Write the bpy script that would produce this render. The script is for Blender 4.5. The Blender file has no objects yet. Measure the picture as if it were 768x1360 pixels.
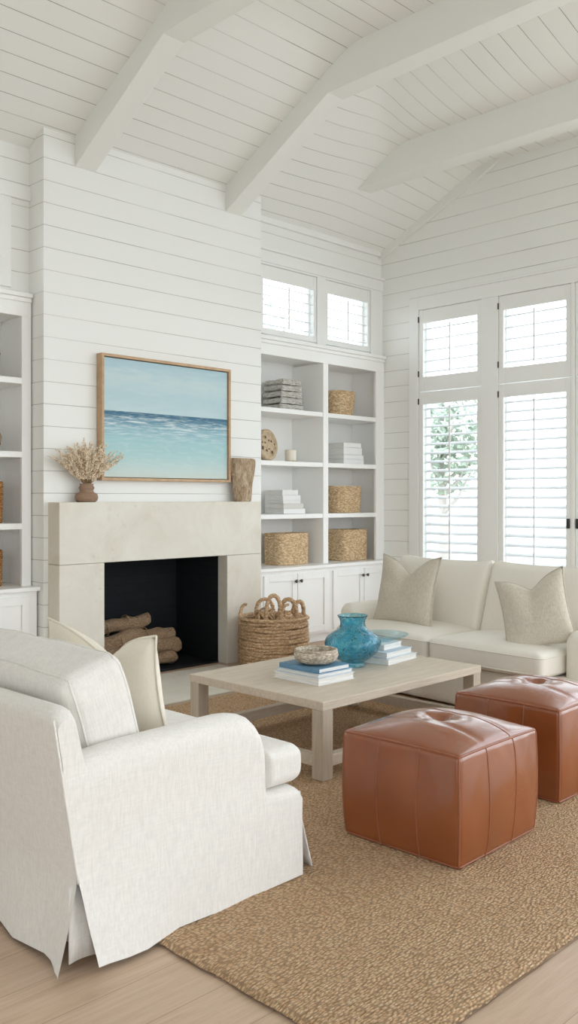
import bpy, bmesh, math, random
from mathutils import Vector, Matrix, noise
random.seed(7)
S = bpy.context.scene
C = S.collection
pi = math.pi
sin, cos, exp = math.sin, math.cos, math.exp

# ------------------------------------------------------------------ materials
def mat(name, col=(.8, .8, .8), rough=.6, metal=0, spec=.5, sheen=0, coat=0):
    m = bpy.data.materials.new(name); m.use_nodes = True
    b = m.node_tree.nodes['Principled BSDF']
    b.inputs['Base Color'].default_value = (*col, 1)
    b.inputs['Roughness'].default_value = rough
    b.inputs['Metallic'].default_value = metal
    b.inputs['Specular IOR Level'].default_value = spec
    if sheen: b.inputs['Sheen Weight'].default_value = sheen
    if coat: b.inputs['Coat Weight'].default_value = coat
    return m
class NT:
    def __init__(s, m):
        s.m = m; s.t = m.node_tree; s.b = s.t.nodes.get('Principled BSDF')
    def n(s, typ, **kw):
        x = s.t.nodes.new(typ)
        for k, v in kw.items():
            if k.startswith('i_'):
                key = k[2:].replace('_', ' ')
                x.inputs[int(key) if key.isdigit() else key].default_value = v
            else: setattr(x, k, v)
        return x
    def l(s, a, b): s.t.links.new(a, b)
    def coord(s, kind='Object', scale=(1, 1, 1)):
        c = s.n('ShaderNodeTexCoord'); mp = s.n('ShaderNodeMapping')
        mp.inputs['Scale'].default_value = scale
        s.l(c.outputs[kind], mp.inputs['Vector']); return mp.outputs['Vector']
    def noise(s, vec, scale, detail=3, rough=.5, dist=0):
        x = s.n('ShaderNodeTexNoise'); x.inputs['Scale'].default_value = scale
        x.inputs['Detail'].default_value = detail; x.inputs['Roughness'].default_value = rough
        x.inputs['Distortion'].default_value = dist
        s.l(vec, x.inputs['Vector']); return x.outputs['Fac']
    def ramp(s, fac, stops):
        r = s.n('ShaderNodeValToRGB'); e = r.color_ramp.elements
        while len(e) < len(stops): e.new(.5)
        for i, (p, c) in enumerate(stops):
            e[i].position = p; e[i].color = (*c, 1)
        s.l(fac, r.inputs['Fac']); return r.outputs['Color']
    def math(s, op, a, b=None, c=None):
        x = s.n('ShaderNodeMath', operation=op)
        for i, v in enumerate((a, b, c)):
            if v is None: continue
            if isinstance(v, (int, float)): x.inputs[i].default_value = v
            else: s.l(v, x.inputs[i])
        return x.outputs[0]
    def mix(s, fac, a, b, blend='MIX'):
        x = s.n('ShaderNodeMix', data_type='RGBA', blend_type=blend)
        for i, v in ((0, fac), (6, a), (7, b)):
            if isinstance(v, (int, float)): x.inputs[i].default_value = v
            elif isinstance(v, tuple): x.inputs[i].default_value = (*v, 1)
            else: s.l(v, x.inputs[i])
        return x.outputs[2]
    def bump(s, h, strength=.3, dist=.01, prev=None):
        x = s.n('ShaderNodeBump'); x.inputs['Strength'].default_value = strength
        x.inputs['Distance'].default_value = dist; s.l(h, x.inputs['Height'])
        if prev is not None: s.l(prev, x.inputs['Normal'])
        s.l(x.outputs[0], s.b.inputs['Normal']); return x.outputs[0]
    def color(s, c): s.l(c, s.b.inputs['Base Color'])
    def rough(s, c): s.l(c, s.b.inputs['Roughness'])

WHITE = (.84, .845, .82)
def groove_lines(k, coord, period, phase, width, col, dark):
    f = k.math('FRACT', k.math('DIVIDE', k.math('SUBTRACT', coord, phase), period))
    d = k.math('ABSOLUTE', k.math('SUBTRACT', f, .5))
    m = k.math('GREATER_THAN', d, .5 - width / period)
    pos = k.n('ShaderNodeNewGeometry').outputs['Position']
    nz = k.noise(pos, 1.3, 2)
    vis = k.n('ShaderNodeMapRange'); vis.inputs['From Min'].default_value = .35; vis.inputs['From Max'].default_value = .62
    vis.inputs['To Min'].default_value = .35; vis.inputs['To Max'].default_value = 1
    k.l(nz, vis.inputs['Value'])
    k.color(k.mix(k.math('MULTIPLY', m, vis.outputs[0]), col, dark))
    h = k.math('SUBTRACT', 1, k.math('SMOOTH_MAX', 0, k.math('MULTIPLY', k.math('SUBTRACT', d, .5 - 2.2 * width / period), period / width), .1))
    k.bump(h, .35, .003)
def shiplap(name, col=WHITE, phase=3.617, period=.166):
    m = mat(name, col, .5, spec=.3); k = NT(m)
    sx = k.n('ShaderNodeSeparateXYZ'); k.l(k.n('ShaderNodeNewGeometry').outputs['Position'], sx.inputs[0])
    groove_lines(k, sx.outputs['Z'], period, phase, .0022, col, (.38, .37, .34))
    return m
M = {}
M['shiplap'] = shiplap('white_shiplap')
m = M['ceil'] = mat('white_ceiling_boards', WHITE, .55, spec=.3); k = NT(m)
sx = k.n('ShaderNodeSeparateXYZ'); k.l(k.n('ShaderNodeTexCoord').outputs['UV'], sx.inputs[0])
groove_lines(k, sx.outputs['Y'], .155, 0, .0024, WHITE, (.36, .35, .32))
M['paint'] = mat('white_paint', (.84, .845, .83), .42, spec=.4)
M['beam'] = mat('white_beam_paint', (.815, .82, .79), .5, spec=.3)
M['cab'] = mat('white_cabinet_paint', (.89, .89, .875), .35, spec=.4)
M['black'] = mat('black_metal', (.02, .02, .022), .4)
M['knob'] = mat('dark_bronze_knob', (.09, .075, .065), .35, metal=.8)

m = M['slat'] = mat('white_louver_paint', (.72, .73, .73), .5); k = NT(m)
tr = k.n('ShaderNodeBsdfTranslucent'); tr.inputs[0].default_value = (.9, .92, .93, 1)
mx = k.n('ShaderNodeMixShader'); mx.inputs[0].default_value = .05
out = m.node_tree.nodes['Material Output']
k.l(k.b.outputs[0], mx.inputs[1]); k.l(tr.outputs[0], mx.inputs[2]); k.l(mx.outputs[0], out.inputs[0])

m = mat('pale_aqua_glass'); k = NT(m); M['clearglass'] = m; out = m.node_tree.nodes['Material Output']
tr = k.n('ShaderNodeBsdfTransparent'); tr.inputs[0].default_value = (.80, .92, .96, 1); gl = k.n('ShaderNodeBsdfGlossy'); gl.inputs['Roughness'].default_value = .03
mx = k.n('ShaderNodeMixShader'); mx.inputs[0].default_value = .14
k.l(tr.outputs[0], mx.inputs[1]); k.l(gl.outputs[0], mx.inputs[2]); k.l(mx.outputs[0], out.inputs[0])
m = M['pane'] = mat('window_glass'); k = NT(m); out = m.node_tree.nodes['Material Output']
tr = k.n('ShaderNodeBsdfTransparent'); gl = k.n('ShaderNodeBsdfGlossy'); gl.inputs['Roughness'].default_value = .02
mx = k.n('ShaderNodeMixShader'); mx.inputs[0].default_value = .06
k.l(tr.outputs[0], mx.inputs[1]); k.l(gl.outputs[0], mx.inputs[2]); k.l(mx.outputs[0], out.inputs[0])

# oak floor : planks run along x
m = M['floor'] = mat('pale_oak_planks', (.6, .45, .33), .42, spec=.4); k = NT(m)
v = k.coord('Object'); sx = k.n('ShaderNodeSeparateXYZ'); k.l(v, sx.inputs[0])
row = k.math('DIVIDE', sx.outputs['Y'], .2)
rid = k.math('FLOOR', row); fr = k.math('ABSOLUTE', k.math('SUBTRACT', k.math('FRACT', row), .5))
wn = k.n('ShaderNodeTexWhiteNoise', noise_dimensions='1D'); k.l(rid, wn.inputs['W'])
xx = k.math('DIVIDE', k.math('ADD', sx.outputs['X'], k.math('MULTIPLY', wn.outputs['Value'], 3)), 2.1)
cid = k.math('ADD', k.math('FLOOR', xx), k.math('MULTIPLY', rid, 17.3))
wn2 = k.n('ShaderNodeTexWhiteNoise', noise_dimensions='1D'); k.l(cid, wn2.inputs['W'])
fx = k.math('ABSOLUTE', k.math('SUBTRACT', k.math('FRACT', xx), .5))
gap = k.math('MAXIMUM', k.math('GREATER_THAN', fr, .492), k.math('GREATER_THAN', fx, .4992))
g1 = k.noise(k.coord('Object', (1.2, 14, 1)), 3.2, 6, .62, .6)
g2 = k.noise(k.coord('Object', (2, 60, 1)), 5, 3, .6)
base = k.ramp(k.math('ADD', k.math('MULTIPLY', g1, .8), k.math('MULTIPLY', g2, .2)), [(.3, (.43, .295, .195)), (.5, (.53, .38, .265)), (.7, (.61, .46, .34))])
base = k.mix(k.math('MULTIPLY', wn2.outputs['Value'], .35), base, (.52, .385, .285))
k.color(k.mix(k.math('MULTIPLY', gap, .6), base, (.25, .17, .11)))
k.bump(k.math('SUBTRACT', k.math('MULTIPLY', g2, .3), gap), .25, .002)

# jute rug
m = M['rug'] = mat('braided_jute', (.6, .45, .3), .9, spec=.15); k = NT(m)
v = k.coord('Object', (1, 1, 1))
nz = k.n('ShaderNodeTexNoise'); nz.inputs['Scale'].default_value = 12; k.l(v, nz.inputs['Vector'])
wv = k.mix(.012, v, nz.outputs['Color'])
vo = k.n('ShaderNodeTexVoronoi'); vo.inputs['Scale'].default_value = 92; vo.inputs['Randomness'].default_value = .75
mp = k.n('ShaderNodeMapping'); mp.inputs['Scale'].default_value = (.62, 1.25, 1); k.l(wv, mp.inputs['Vector']); k.l(mp.outputs[0], vo.inputs['Vector'])
fine = k.noise(v, 420, 3, .6); big = k.noise(v, 1.4, 3)
cellc = k.ramp(k.n('ShaderNodeSeparateColor').outputs[0], [(0, (0, 0, 0)), (1, (1, 1, 1))])
sc = k.n('ShaderNodeSeparateColor'); k.l(vo.outputs['Color'], sc.inputs[0])
c = k.ramp(sc.outputs[0], [(0, (.76, .475, .255)), (.5, (.87, .57, .325)), (1, (.95, .70, .44))])
c = k.mix(k.math('MULTIPLY', fine, .3), c, (.52, .34, .20))
edge = k.n('ShaderNodeMapRange'); edge.inputs['From Min'].default_value = .28; edge.inputs['From Max'].default_value = .62; k.l(vo.outputs['Distance'], edge.inputs['Value'])
c = k.mix(k.math('MULTIPLY', edge.outputs[0], .68), c, (.24, .14, .075))
k.color(k.mix(k.math('MULTIPLY', big, .25), c, (.70, .52, .35)))
h = k.math('ADD', k.math('SUBTRACT', 1, vo.outputs['Distance']), k.math('MULTIPLY', fine, .35))
k.bump(h, 1, .016)

def fabric(name, col, scale=520, bump=.25, var=.06, streak=True, rough=.85):
    m = mat(name, col, rough, spec=.2, sheen=.15); k = NT(m)
    a = k.noise(k.coord('Object', (1, 1, .12) if streak else (1, 1, 1)), scale * .6, 2)
    b = k.noise(k.coord('Object', (.15, .15, 1)), scale * .6, 2)
    w = k.math('ADD', k.math('MULTIPLY', a, 1.3 if streak else 1), k.math('MULTIPLY', b, .7 if streak else 1))
    lo = tuple(max(0, x * (1 - var * 2.2)) for x in col); hi = tuple(min(1, x * (1 + var)) for x in col)
    k.color(k.ramp(k.math('MULTIPLY', w, .5), [(.35, lo), (.62, hi)]))
    big = k.noise(k.coord('Object'), 5, 3)
    h = k.math('ADD', k.math('MULTIPLY', w, .25), k.math('MULTIPLY', big, 1.2))
    k.bump(h, bump, .006)
    return m
M['linen'] = fabric('white_linen', (.74, .712, .668), var=.035, bump=.2, scale=290)
M['cream'] = fabric('cream_linen', (.78, .74, .66), var=.015, bump=.12)
M['ivory'] = fabric('ivory_pillow_linen', (.76, .70, .59), var=.02, bump=.15)
M['pillow'] = fabric('oatmeal_woven', (.58, .53, .44), scale=420, bump=.3, var=.08)
M['knit'] = fabric('grey_knit', (.60, .58, .53), scale=260, bump=.6, var=.25, streak=False)

m = M['leather'] = mat('tan_leather', (.2, .05, .02), .36, spec=.5, coat=.7); k = NT(m)
k.b.inputs['Coat Roughness'].default_value = .20
v = k.coord('Object'); n1 = k.noise(v, 4, 1); n2 = k.noise(v, 240, 3, .6)
k.color(k.ramp(n1, [(.2, (.205, .055, .015)), (.55, (.245, .068, .019)), (.85, (.285, .084, .025))]))
k.rough(k.math('ADD', .22, k.math('MULTIPLY', n1, .08)))
wr = k.noise(k.coord('Object', (1, 1, .35)), 14, 1, .5, .4)
k.bump(k.math('ADD', k.math('MULTIPLY', n2, .10), k.math('MULTIPLY', wr, .30)), .10, .006)
M['leather_seam'] = mat('tan_leather_seam', (.27, .085, .035), .42)

def wood(name, c0, c1, c2, rough=.6, ax=(1, 12, 12)):
    m = mat(name, c1, rough, spec=.3); k = NT(m)
    g = k.noise(k.coord('Object', ax), 5, 6, .65, .5); f = k.noise(k.coord('Object', tuple(a * 4 for a in ax)), 9, 3)
    k.color(k.ramp(k.math('ADD', k.math('MULTIPLY', g, .7), k.math('MULTIPLY', f, .3)), [(.3, c0), (.5, c1), (.7, c2)]))
    k.bump(f, .25, .002); return m
M['table'] = wood('whitewashed_oak', (.50, .415, .32), (.60, .51, .405), (.68, .60, .50), .55)
M['table_leg'] = wood('whitewashed_oak_upright', (.42, .34, .26), (.51, .43, .335), (.58, .50, .41), .55, (12, 12, 1))
M['oakframe'] = wood('honey_oak_frame', (.42, .27, .15), (.52, .35, .21), (.60, .43, .27), .5, (3, 3, 3))
M['drift'] = mat('weathered_driftwood', (.4, .3, .2), .9, spec=.15); k = NT(M['drift'])
a_ = k.noise(k.coord('Object', (1, 1, .5)), 20, 6, .7, 1.2); b_ = k.noise(k.coord('Object', (1, 1, .35)), 60, 4, .7)
k.color(k.ramp(k.math('ADD', k.math('MULTIPLY', a_, .65), k.math('MULTIPLY', b_, .35)), [(.34, (.17, .10, .055)), (.46, (.42, .30, .195)), (.56, (.58, .45, .32)), (.7, (.74, .63, .49))]))
k.bump(k.math('ADD', a_, b_), .9, .02)
M['carved'] = wood('carved_pale_wood', (.30, .21, .12), (.56, .44, .30), (.68, .57, .42), .8, (7, 7, 7))
m = M['log'] = mat('fibrous_bark', (.4, .27, .18), .9, spec=.1); k = NT(m)
v = k.coord('Object', (1, 3, 3)); n = k.noise(v, 22, 6, .75, 2.5)
k.color(k.ramp(n, [(.35, (.22, .12, .065)), (.5, (.55, .36, .22)), (.68, (.80, .62, .45))])); k.bump(n, 1, .03)

m = M['stone'] = mat('cream_limestone', (.70, .655, .57), .6, spec=.3); k = NT(m)
v = k.coord('Object'); a = k.noise(v, 2.3, 7, .62, .7); b = k.noise(v, 16, 6, .7, .4); c = k.noise(v, 90, 3)
col = k.ramp(a, [(.3, (.66, .61, .515)), (.5, (.715, .675, .59)), (.7, (.77, .74, .67))])
pit = k.ramp(b, [(.56, (0, 0, 0)), (.66, (1, 1, 1))])
mask = k.ramp(k.noise(v, 1.5, 2), [(.5, (0, 0, 0)), (.62, (1, 1, 1))])
pm = k.math('MULTIPLY', k.math('MULTIPLY', pit, mask), .45)
k.color(k.mix(pm, col, (.50, .44, .34))); k.bump(k.math('ADD', k.math('MULTIPLY', c, .2), b), .12, .004)

m = M['soot'] = mat('black_firebrick', (.012, .013, .016), .75, spec=.25); k = NT(m)
br = k.n('ShaderNodeTexBrick'); br.inputs['Scale'].default_value = 1; br.inputs['Brick Width'].default_value = .23; br.inputs['Row Height'].default_value = .075; br.inputs['Mortar Size'].default_value = .004
cc = k.n('ShaderNodeTexCoord'); sx = k.n('ShaderNodeSeparateXYZ'); k.l(cc.outputs['Object'], sx.inputs[0]); cb = k.n('ShaderNodeCombineXYZ')
k.l(k.math('ADD', sx.outputs['X'], sx.outputs['Y']), cb.inputs[0]); k.l(sx.outputs['Z'], cb.inputs[1]); k.l(cb.outputs[0], br.inputs['Vector'])
br.inputs['Color1'].default_value = (.012, .013, .016, 1); br.inputs['Color2'].default_value = (.014, .015, .018, 1); br.inputs['Mortar'].default_value = (.010, .011, .013, 1)
k.color(br.outputs['Color']); k.bump(br.outputs['Fac'], -.15, .002)

def straw(name, lo, mid, hi, sc=70):
    m = mat(name, mid, .8, spec=.2); k = NT(m)
    v = k.coord('Object'); vo = k.n('ShaderNodeTexVoronoi'); vo.inputs['Scale'].default_value = sc
    mp = k.n('ShaderNodeMapping'); mp.inputs['Scale'].default_value = (.6, .6, 1.3); k.l(v, mp.inputs[0]); k.l(mp.outputs[0], vo.inputs['Vector'])
    s2 = k.n('ShaderNodeSeparateColor'); k.l(vo.outputs['Color'], s2.inputs[0])
    n = k.noise(k.coord('Object', (1, 1, 4)), 160, 3)
    c = k.ramp(k.math('ADD', k.math('MULTIPLY', s2.outputs[0], .6), k.math('MULTIPLY', n, .4)), [(.15, lo), (.5, mid), (.85, hi)])
    e = k.n('ShaderNodeMapRange'); e.inputs['From Min'].default_value = .35; e.inputs['From Max'].default_value = .7; k.l(vo.outputs['Distance'], e.inputs['Value'])
    k.color(k.mix(k.math('MULTIPLY', e.outputs[0], .35), c, tuple(x * .45 for x in lo)))
    k.bump(k.math('SUBTRACT', k.math('MULTIPLY', n, .4), vo.outputs['Distance']), .5, .006); return m
M['straw'] = straw('seagrass_weave', (.46, .31, .17), (.70, .50, .30), (.84, .66, .44))
M['rope'] = straw('jute_rope', (.42, .26, .14), (.64, .43, .26), (.80, .60, .40), 90)
M['amber'] = straw('amber_rattan', (.26, .11, .03), (.42, .21, .07), (.56, .32, .13))
M['greystraw'] = straw('grey_woven_bowl', (.34, .27, .19), (.56, .48, .38), (.76, .69, .59), 95)
M['dryflower'] = mat('dried_cream_buds', (.84, .73, .57), .9, spec=.1)
M['dryflower2'] = mat('dried_tan_buds', (.58, .43, .28), .9, spec=.1)
M['drystem'] = mat('dried_stems', (.36, .24, .14), .9, spec=.1)
M['clay'] = wood('brown_clay', (.21, .13, .085), (.29, .19, .125), (.36, .25, .17), .7, (3, 3, 12))
M['wax'] = mat('cream_wax', (.80, .76, .66), .5); M['wax'].node_tree.nodes['Principled BSDF'].inputs['Subsurface Weight'].default_value = .2
M['bk_white'] = mat('white_cloth_cover', (.80, .80, .79), .6)
M['bk_grey'] = mat('pale_greige_cover', (.66, .645, .60), .65)
M['bk_blue'] = mat('dusty_blue_cover', (.11, .24, .36), .5)
M['bk_pale'] = mat('pale_blue_cover', (.55, .64, .72), .5)
m = M['page'] = mat('book_pages', (.76, .745, .71), .8); k = NT(m)
k.color(k.ramp(k.noise(k.coord('Object', (1, 1, 60)), 9, 2), [(.35, (.62, .60, .56)), (.6, (.82, .81, .78))]))
def glass(name, col, dens, bumpy):
    m = mat(name, (1, 1, 1), .03); k = NT(m)
    k.b.inputs['Transmission Weight'].default_value = 1; k.b.inputs['IOR'].default_value = 1.45
    k.b.inputs['Base Color'].default_value = (*col, 1)
    if bumpy:
        v = k.coord('Object'); n = k.noise(v, 11, 3, .6, 2.0)
        vo = k.n('ShaderNodeTexVoronoi', feature='DISTANCE_TO_EDGE'); vo.inputs['Scale'].default_value = 26; k.l(k.mix(.08, v, k.n('ShaderNodeTexNoise', i_Scale=8.0).outputs['Color']), vo.inputs['Vector'])
        crack = k.ramp(vo.outputs['Distance'], [(0, (1, 1, 1)), (.06, (0, 0, 0))])
        k.color(k.mix(k.math('MULTIPLY', crack, .5), k.ramp(n, [(.3, (.12, .56, .80)), (.5, (.24, .72, .90)), (.7, (.58, .90, .97))]), (.85, .97, 1.0)))
        k.bump(k.math('ADD', n, k.math('MULTIPLY', crack, .3)), .4, .01)
    return m
M['blueglass'] = glass('turquoise_glass', (.12, .5, .7), 1, True)

# seascape painting (object coords, x across 0..w, z up 0..h)
m = M['sea'] = mat('painted_seascape', (.5, .7, .8), .55, spec=.25); k = NT(m)
sx = k.n('ShaderNodeSeparateXYZ'); k.l(k.coord('Object'), sx.inputs[0])
zz = k.math('DIVIDE', sx.outputs['Z'], .93)
wob = k.noise(k.coord('Object', (1.5, 1, 9)), 3, 4); wob2 = k.noise(k.coord('Object', (1, 1, 7)), 6, 5, .65, .8)
z2 = k.math('ADD', zz, k.math('MULTIPLY', k.math('SUBTRACT', wob2, .5), .09))
sea = k.ramp(z2, [(0, (.60, .66, .60)), (.07, (.56, .67, .65)), (.2, (.42, .62, .63)), (.33, (.36, .58, .61)), (.44, (.27, .46, .54)), (.5, (.15, .30, .40)), (.555, (.06, .16, .25))])
sky = k.ramp(k.math('ADD', zz, k.math('MULTIPLY', k.math('SUBTRACT', wob, .5), .3)), [(.56, (.52, .66, .69)), (.72, (.46, .62, .67)), (.86, (.54, .67, .69)), (1, (.42, .59, .66))])
hz = k.math('GREATER_THAN', zz, .572)
foam = k.ramp(k.noise(k.coord('Object', (1.1, 1, 17)), 4, 5, .66, .6), [(.49, (0, 0, 0)), (.60, (1, 1, 1))])
band = k.ramp(zz, [(.30, (0, 0, 0)), (.44, (.6, .6, .6)), (.515, (1, 1, 1)), (.545, (0, 0, 0))])
low = k.ramp(k.noise(k.coord('Object', (1.3, 1, 9)), 5, 5, .6, .8), [(.5, (0, 0, 0)), (.7, (1, 1, 1))])
sea = k.mix(k.math('MULTIPLY', low, .5), sea, (.60, .72, .71))
sea = k.mix(k.math('MULTIPLY', k.math('MULTIPLY', foam, band), .85), sea, (.80, .85, .84))
k.color(k.mix(hz, sea, sky)); k.bump(wob2, .15, .004)
M['leaf'] = mat('outdoor_leaves', (.42, .50, .40), .6)
M['bark'] = mat('outdoor_bark', (.45, .42, .38), .9)
M['sand'] = mat('outdoor_pale_paving', (.62, .60, .55), .9)
M['water'] = mat('outdoor_water', (.12, .32, .36), .15)

# ------------------------------------------------------------------ builders
WL = {}                                # world base position of things
def tag(o, label=None, cat=None, group=None, kind=None):
    if label: o['label'] = label
    if cat: o['category'] = cat
    if group: o['group'] = group
    if kind: o['kind'] = kind
    return o
def thing(name, loc, label, cat, group=None, rz=0):
    o = bpy.data.objects.new(name, None); C.objects.link(o)
    o.location = loc; o.rotation_euler = (0, 0, rz); o.empty_display_size = .1
    WL[o] = Vector(loc); return tag(o, label, cat, group)
class MB:
    def __init__(s): s.bm = bmesh.new()
    def box(s, x0, x1, y0, y1, z0, z1):
        vs = [s.bm.verts.new(p) for p in ((x0, y0, z0), (x1, y0, z0), (x1, y1, z0), (x0, y1, z0), (x0, y0, z1), (x1, y0, z1), (x1, y1, z1), (x0, y1, z1))]
        for f in ((0, 3, 2, 1), (4, 5, 6, 7), (0, 1, 5, 4), (1, 2, 6, 5), (2, 3, 7, 6), (3, 0, 4, 7)): s.bm.faces.new([vs[i] for i in f])
        return s
    def prism(s, pts, axis, a, b):       # pts polygon in the other two axes
        def P(p, t):
            return (t, p[0], p[1]) if axis == 0 else ((p[0], t, p[1]) if axis == 1 else (p[0], p[1], t))
        A = [s.bm.verts.new(P(p, a)) for p in pts]; B = [s.bm.verts.new(P(p, b)) for p in pts]
        s.bm.faces.new(A); s.bm.faces.new(B[::-1]); n = len(pts)
        for i in range(n): s.bm.faces.new((A[i], B[i], B[(i + 1) % n], A[(i + 1) % n]))
        return s
    def loft(s, rings, closed=True, cap0=False, cap1=False, wrap=False):
        V = [[s.bm.verts.new(p) for p in r] for r in rings]; n = len(rings[0])
        m = len(V)
        for i in range(m if wrap else m - 1):
            a, b = V[i], V[(i + 1) % m]
            for j in range(n if closed else n - 1):
                try: s.bm.faces.new((a[j], a[(j + 1) % n], b[(j + 1) % n], b[j]))
                except ValueError: pass
        if cap0: s.bm.faces.new(V[0][::-1])
        if cap1: s.bm.faces.new(V[-1])
        return s
    def lathe(s, prof, cx=0, cy=0, seg=48, fn=None, sx=1, sy=1, cap=True):
        rings = []
        for r, z in prof:
            ring = []
            for j in range(seg):
                a = 2 * pi * j / seg; rr = r * (fn(a, z, r) if fn else 1)
                ring.append((cx + rr * cos(a) * sx, cy + rr * sin(a) * sy, z))
            rings.append(ring)
        return s.loft(rings, True, cap, cap)
    def tube(s, pts, r, seg=8, closed=False, cap=True):
        pts = [Vector(p) for p in pts]; n = len(pts); rings = []
        up = Vector((0, 0, 1)); prev = None
        for i, p in enumerate(pts):
            t = (pts[(i + 1) % n] - pts[i - 1]) if closed else (pts[min(i + 1, n - 1)] - pts[max(i - 1, 0)])
            if t.length < 1e-9: t = Vector((0, 0, 1))
            t.normalize()
            if prev is None:
                a = t.cross(up)
                if a.length < .1: a = t.cross(Vector((1, 0, 0)))
            else: a = prev - t * prev.dot(t)
            a.normalize(); prev = a; b = t.cross(a)
            rr = r[i] if isinstance(r, (list, tuple)) else r
            rings.append([p + (a * cos(2 * pi * k / seg) + b * sin(2 * pi * k / seg)) * rr for k in range(seg)])
        return s.loft(rings, True, cap and not closed, cap and not closed, wrap=closed)
    def build(s, name, material, parent=None, smooth=False, bevel=0, world=True, seg=2, weld=False, solid=0, sub=0, autosm=False):
        if weld: bmesh.ops.remove_doubles(s.bm, verts=s.bm.verts, dist=1e-5)
        bmesh.ops.recalc_face_normals(s.bm, faces=s.bm.faces)
        root = parent
        while root is not None and root.parent is not None: root = root.parent
        if root is not None and world:
            off = WL[root]
            for v in s.bm.verts: v.co -= off
        me = bpy.data.meshes.new(name)
        for f in s.bm.faces: f.smooth = smooth or autosm
        if autosm:
            for e in s.bm.edges:
                if len(e.link_faces) == 2 and e.calc_face_angle(0) > .6: e.smooth = False
        s.bm.to_mesh(me); s.bm.free()
        me.materials.append(material)
        o = bpy.data.objects.new(name, me); C.objects.link(o)
        if parent is not None: o.parent = parent
        if bevel:
            b = o.modifiers.new('bevel', 'BEVEL'); b.width = bevel; b.segments = seg; b.limit_method = 'ANGLE'; b.angle_limit = .6
            b.harden_normals = False
        if solid:
            b = o.modifiers.new('solid', 'SOLIDIFY'); b.thickness = solid; b.offset = 0
        if sub:
            b = o.modifiers.new('sub', 'SUBSURF'); b.levels = sub; b.render_levels = sub
        return o
def struct(o): o['kind'] = 'structure'; return o

def cube_pts(n):
    """unit cube surface as grids -> list of (grid of points)"""
    out = []
    for ax in range(3):
        for sgn in (-1, 1):
            g = []
            for i in range(n + 1):
                row = []
                for j in range(n + 1):
                    # denser near edges
                    a = -cos(pi * i / n); b = -cos(pi * j / n)
                    a = .5 * a + .5 * (2 * i / n - 1); b = .5 * b + .5 * (2 * j / n - 1)
                    p = [0, 0, 0]; p[ax] = sgn; p[(ax + 1) % 3] = a; p[(ax + 2) % 3] = b
                    row.append(tuple(p))
                g.append(row)
            out.append(g)
    return out
def rmap(hx, hy, hz, r):
    H = Vector((hx, hy, hz))
    def f(p):
        q = Vector((p[0] * hx, p[1] * hy, p[2] * hz))
        c = Vector([max(-(H[i] - r), min(H[i] - r, q[i])) for i in range(3)])
        d = q - c
        if d.length > 1e-9: d = d.normalized() * r
        return c + d
    return f
def rbox(hx, hy, hz, r, n=20, deform=None, mb=None, center=(0, 0, 0)):
    mb = mb or MB(); f = rmap(hx, hy, hz, r); cen = Vector(center)
    for g in cube_pts(n):
        rings = []
        for row in g:
            rr = []
            for p in row:
                q = f(p)
                if deform: q = deform(q, p)
                rr.append(q + cen)
            rings.append(rr)
        mb.loft(rings, closed=False)
    return mb
def wob(p, s, a):
    return a * noise.noise(Vector(p) * s)

def pillow_mb(w, h, t, notch=.1, n=26, seed=0, lean=0):
    """standing pillow: width along y, height z from 0, thickness along x"""
    mb = MB()
    def P(u, v, side):
        ear = .09
        y = u * w / 2 * (1 - ear * (1 - v * v) )
        z = v * h / 2 * (1 - ear * .8 * (1 - u * u)) + h / 2
        top = ((v + 1) / 2) ** 2.2
        z -= notch * exp(-(abs(u) / .42) ** 1.35) * top
        tt = t / 2 * ((1 - abs(u) ** 2.4) * (1 - abs(v) ** 2.4)) ** .55
        tt *= 1 - .28 * exp(-(u / .25) ** 2) * top
        x = side * tt + .02 * notch / .1 * exp(-(u / .4) ** 2) * top
        x += wob((u * 1.3 + seed, v * 1.3, side), 1.6, .012) * (1 - abs(u) ** 4) * (1 - abs(v) ** 4)
        return Vector((x, y, z))
    for side in (-1, 1):
        mb.loft([[P(-1 + 2 * i / n, -1 + 2 * j / n, side) for j in range(n + 1)] for i in range(n + 1)], closed=False)
    rim = []
    m_ = 60
    for i in range(m_): rim.append(P(-1 + 2 * i / m_, -1, 1))
    for i in range(m_): rim.append(P(1, -1 + 2 * i / m_, 1))
    for i in range(m_): rim.append(P(1 - 2 * i / m_, 1, 1))
    for i in range(m_): rim.append(P(-1, 1 - 2 * i / m_, 1))
    pip = MB().tube(rim, .0045, 6, closed=True)
    return mb, pip
def pillow(name, loc, rot, w, h, t, notch, mt, label, seed=0, cat='pillow', group=None):
    th = thing(name, loc, label, cat, group); th.rotation_euler = rot
    a, b = pillow_mb(w, h, t, notch, seed=seed)
    body = a.build('cushion_cover', mt, th, smooth=True, world=False, weld=True)
    b.build('piping', mt, th, smooth=True, world=False)
    return th

# ------------------------------------------------------------------ room shell
XB, YA = 7.7, 6.23
floor = struct(MB().box(-3.6, 7.9, -3.6, 6.75, -.12, 0).build('floor', M['floor']))
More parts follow.
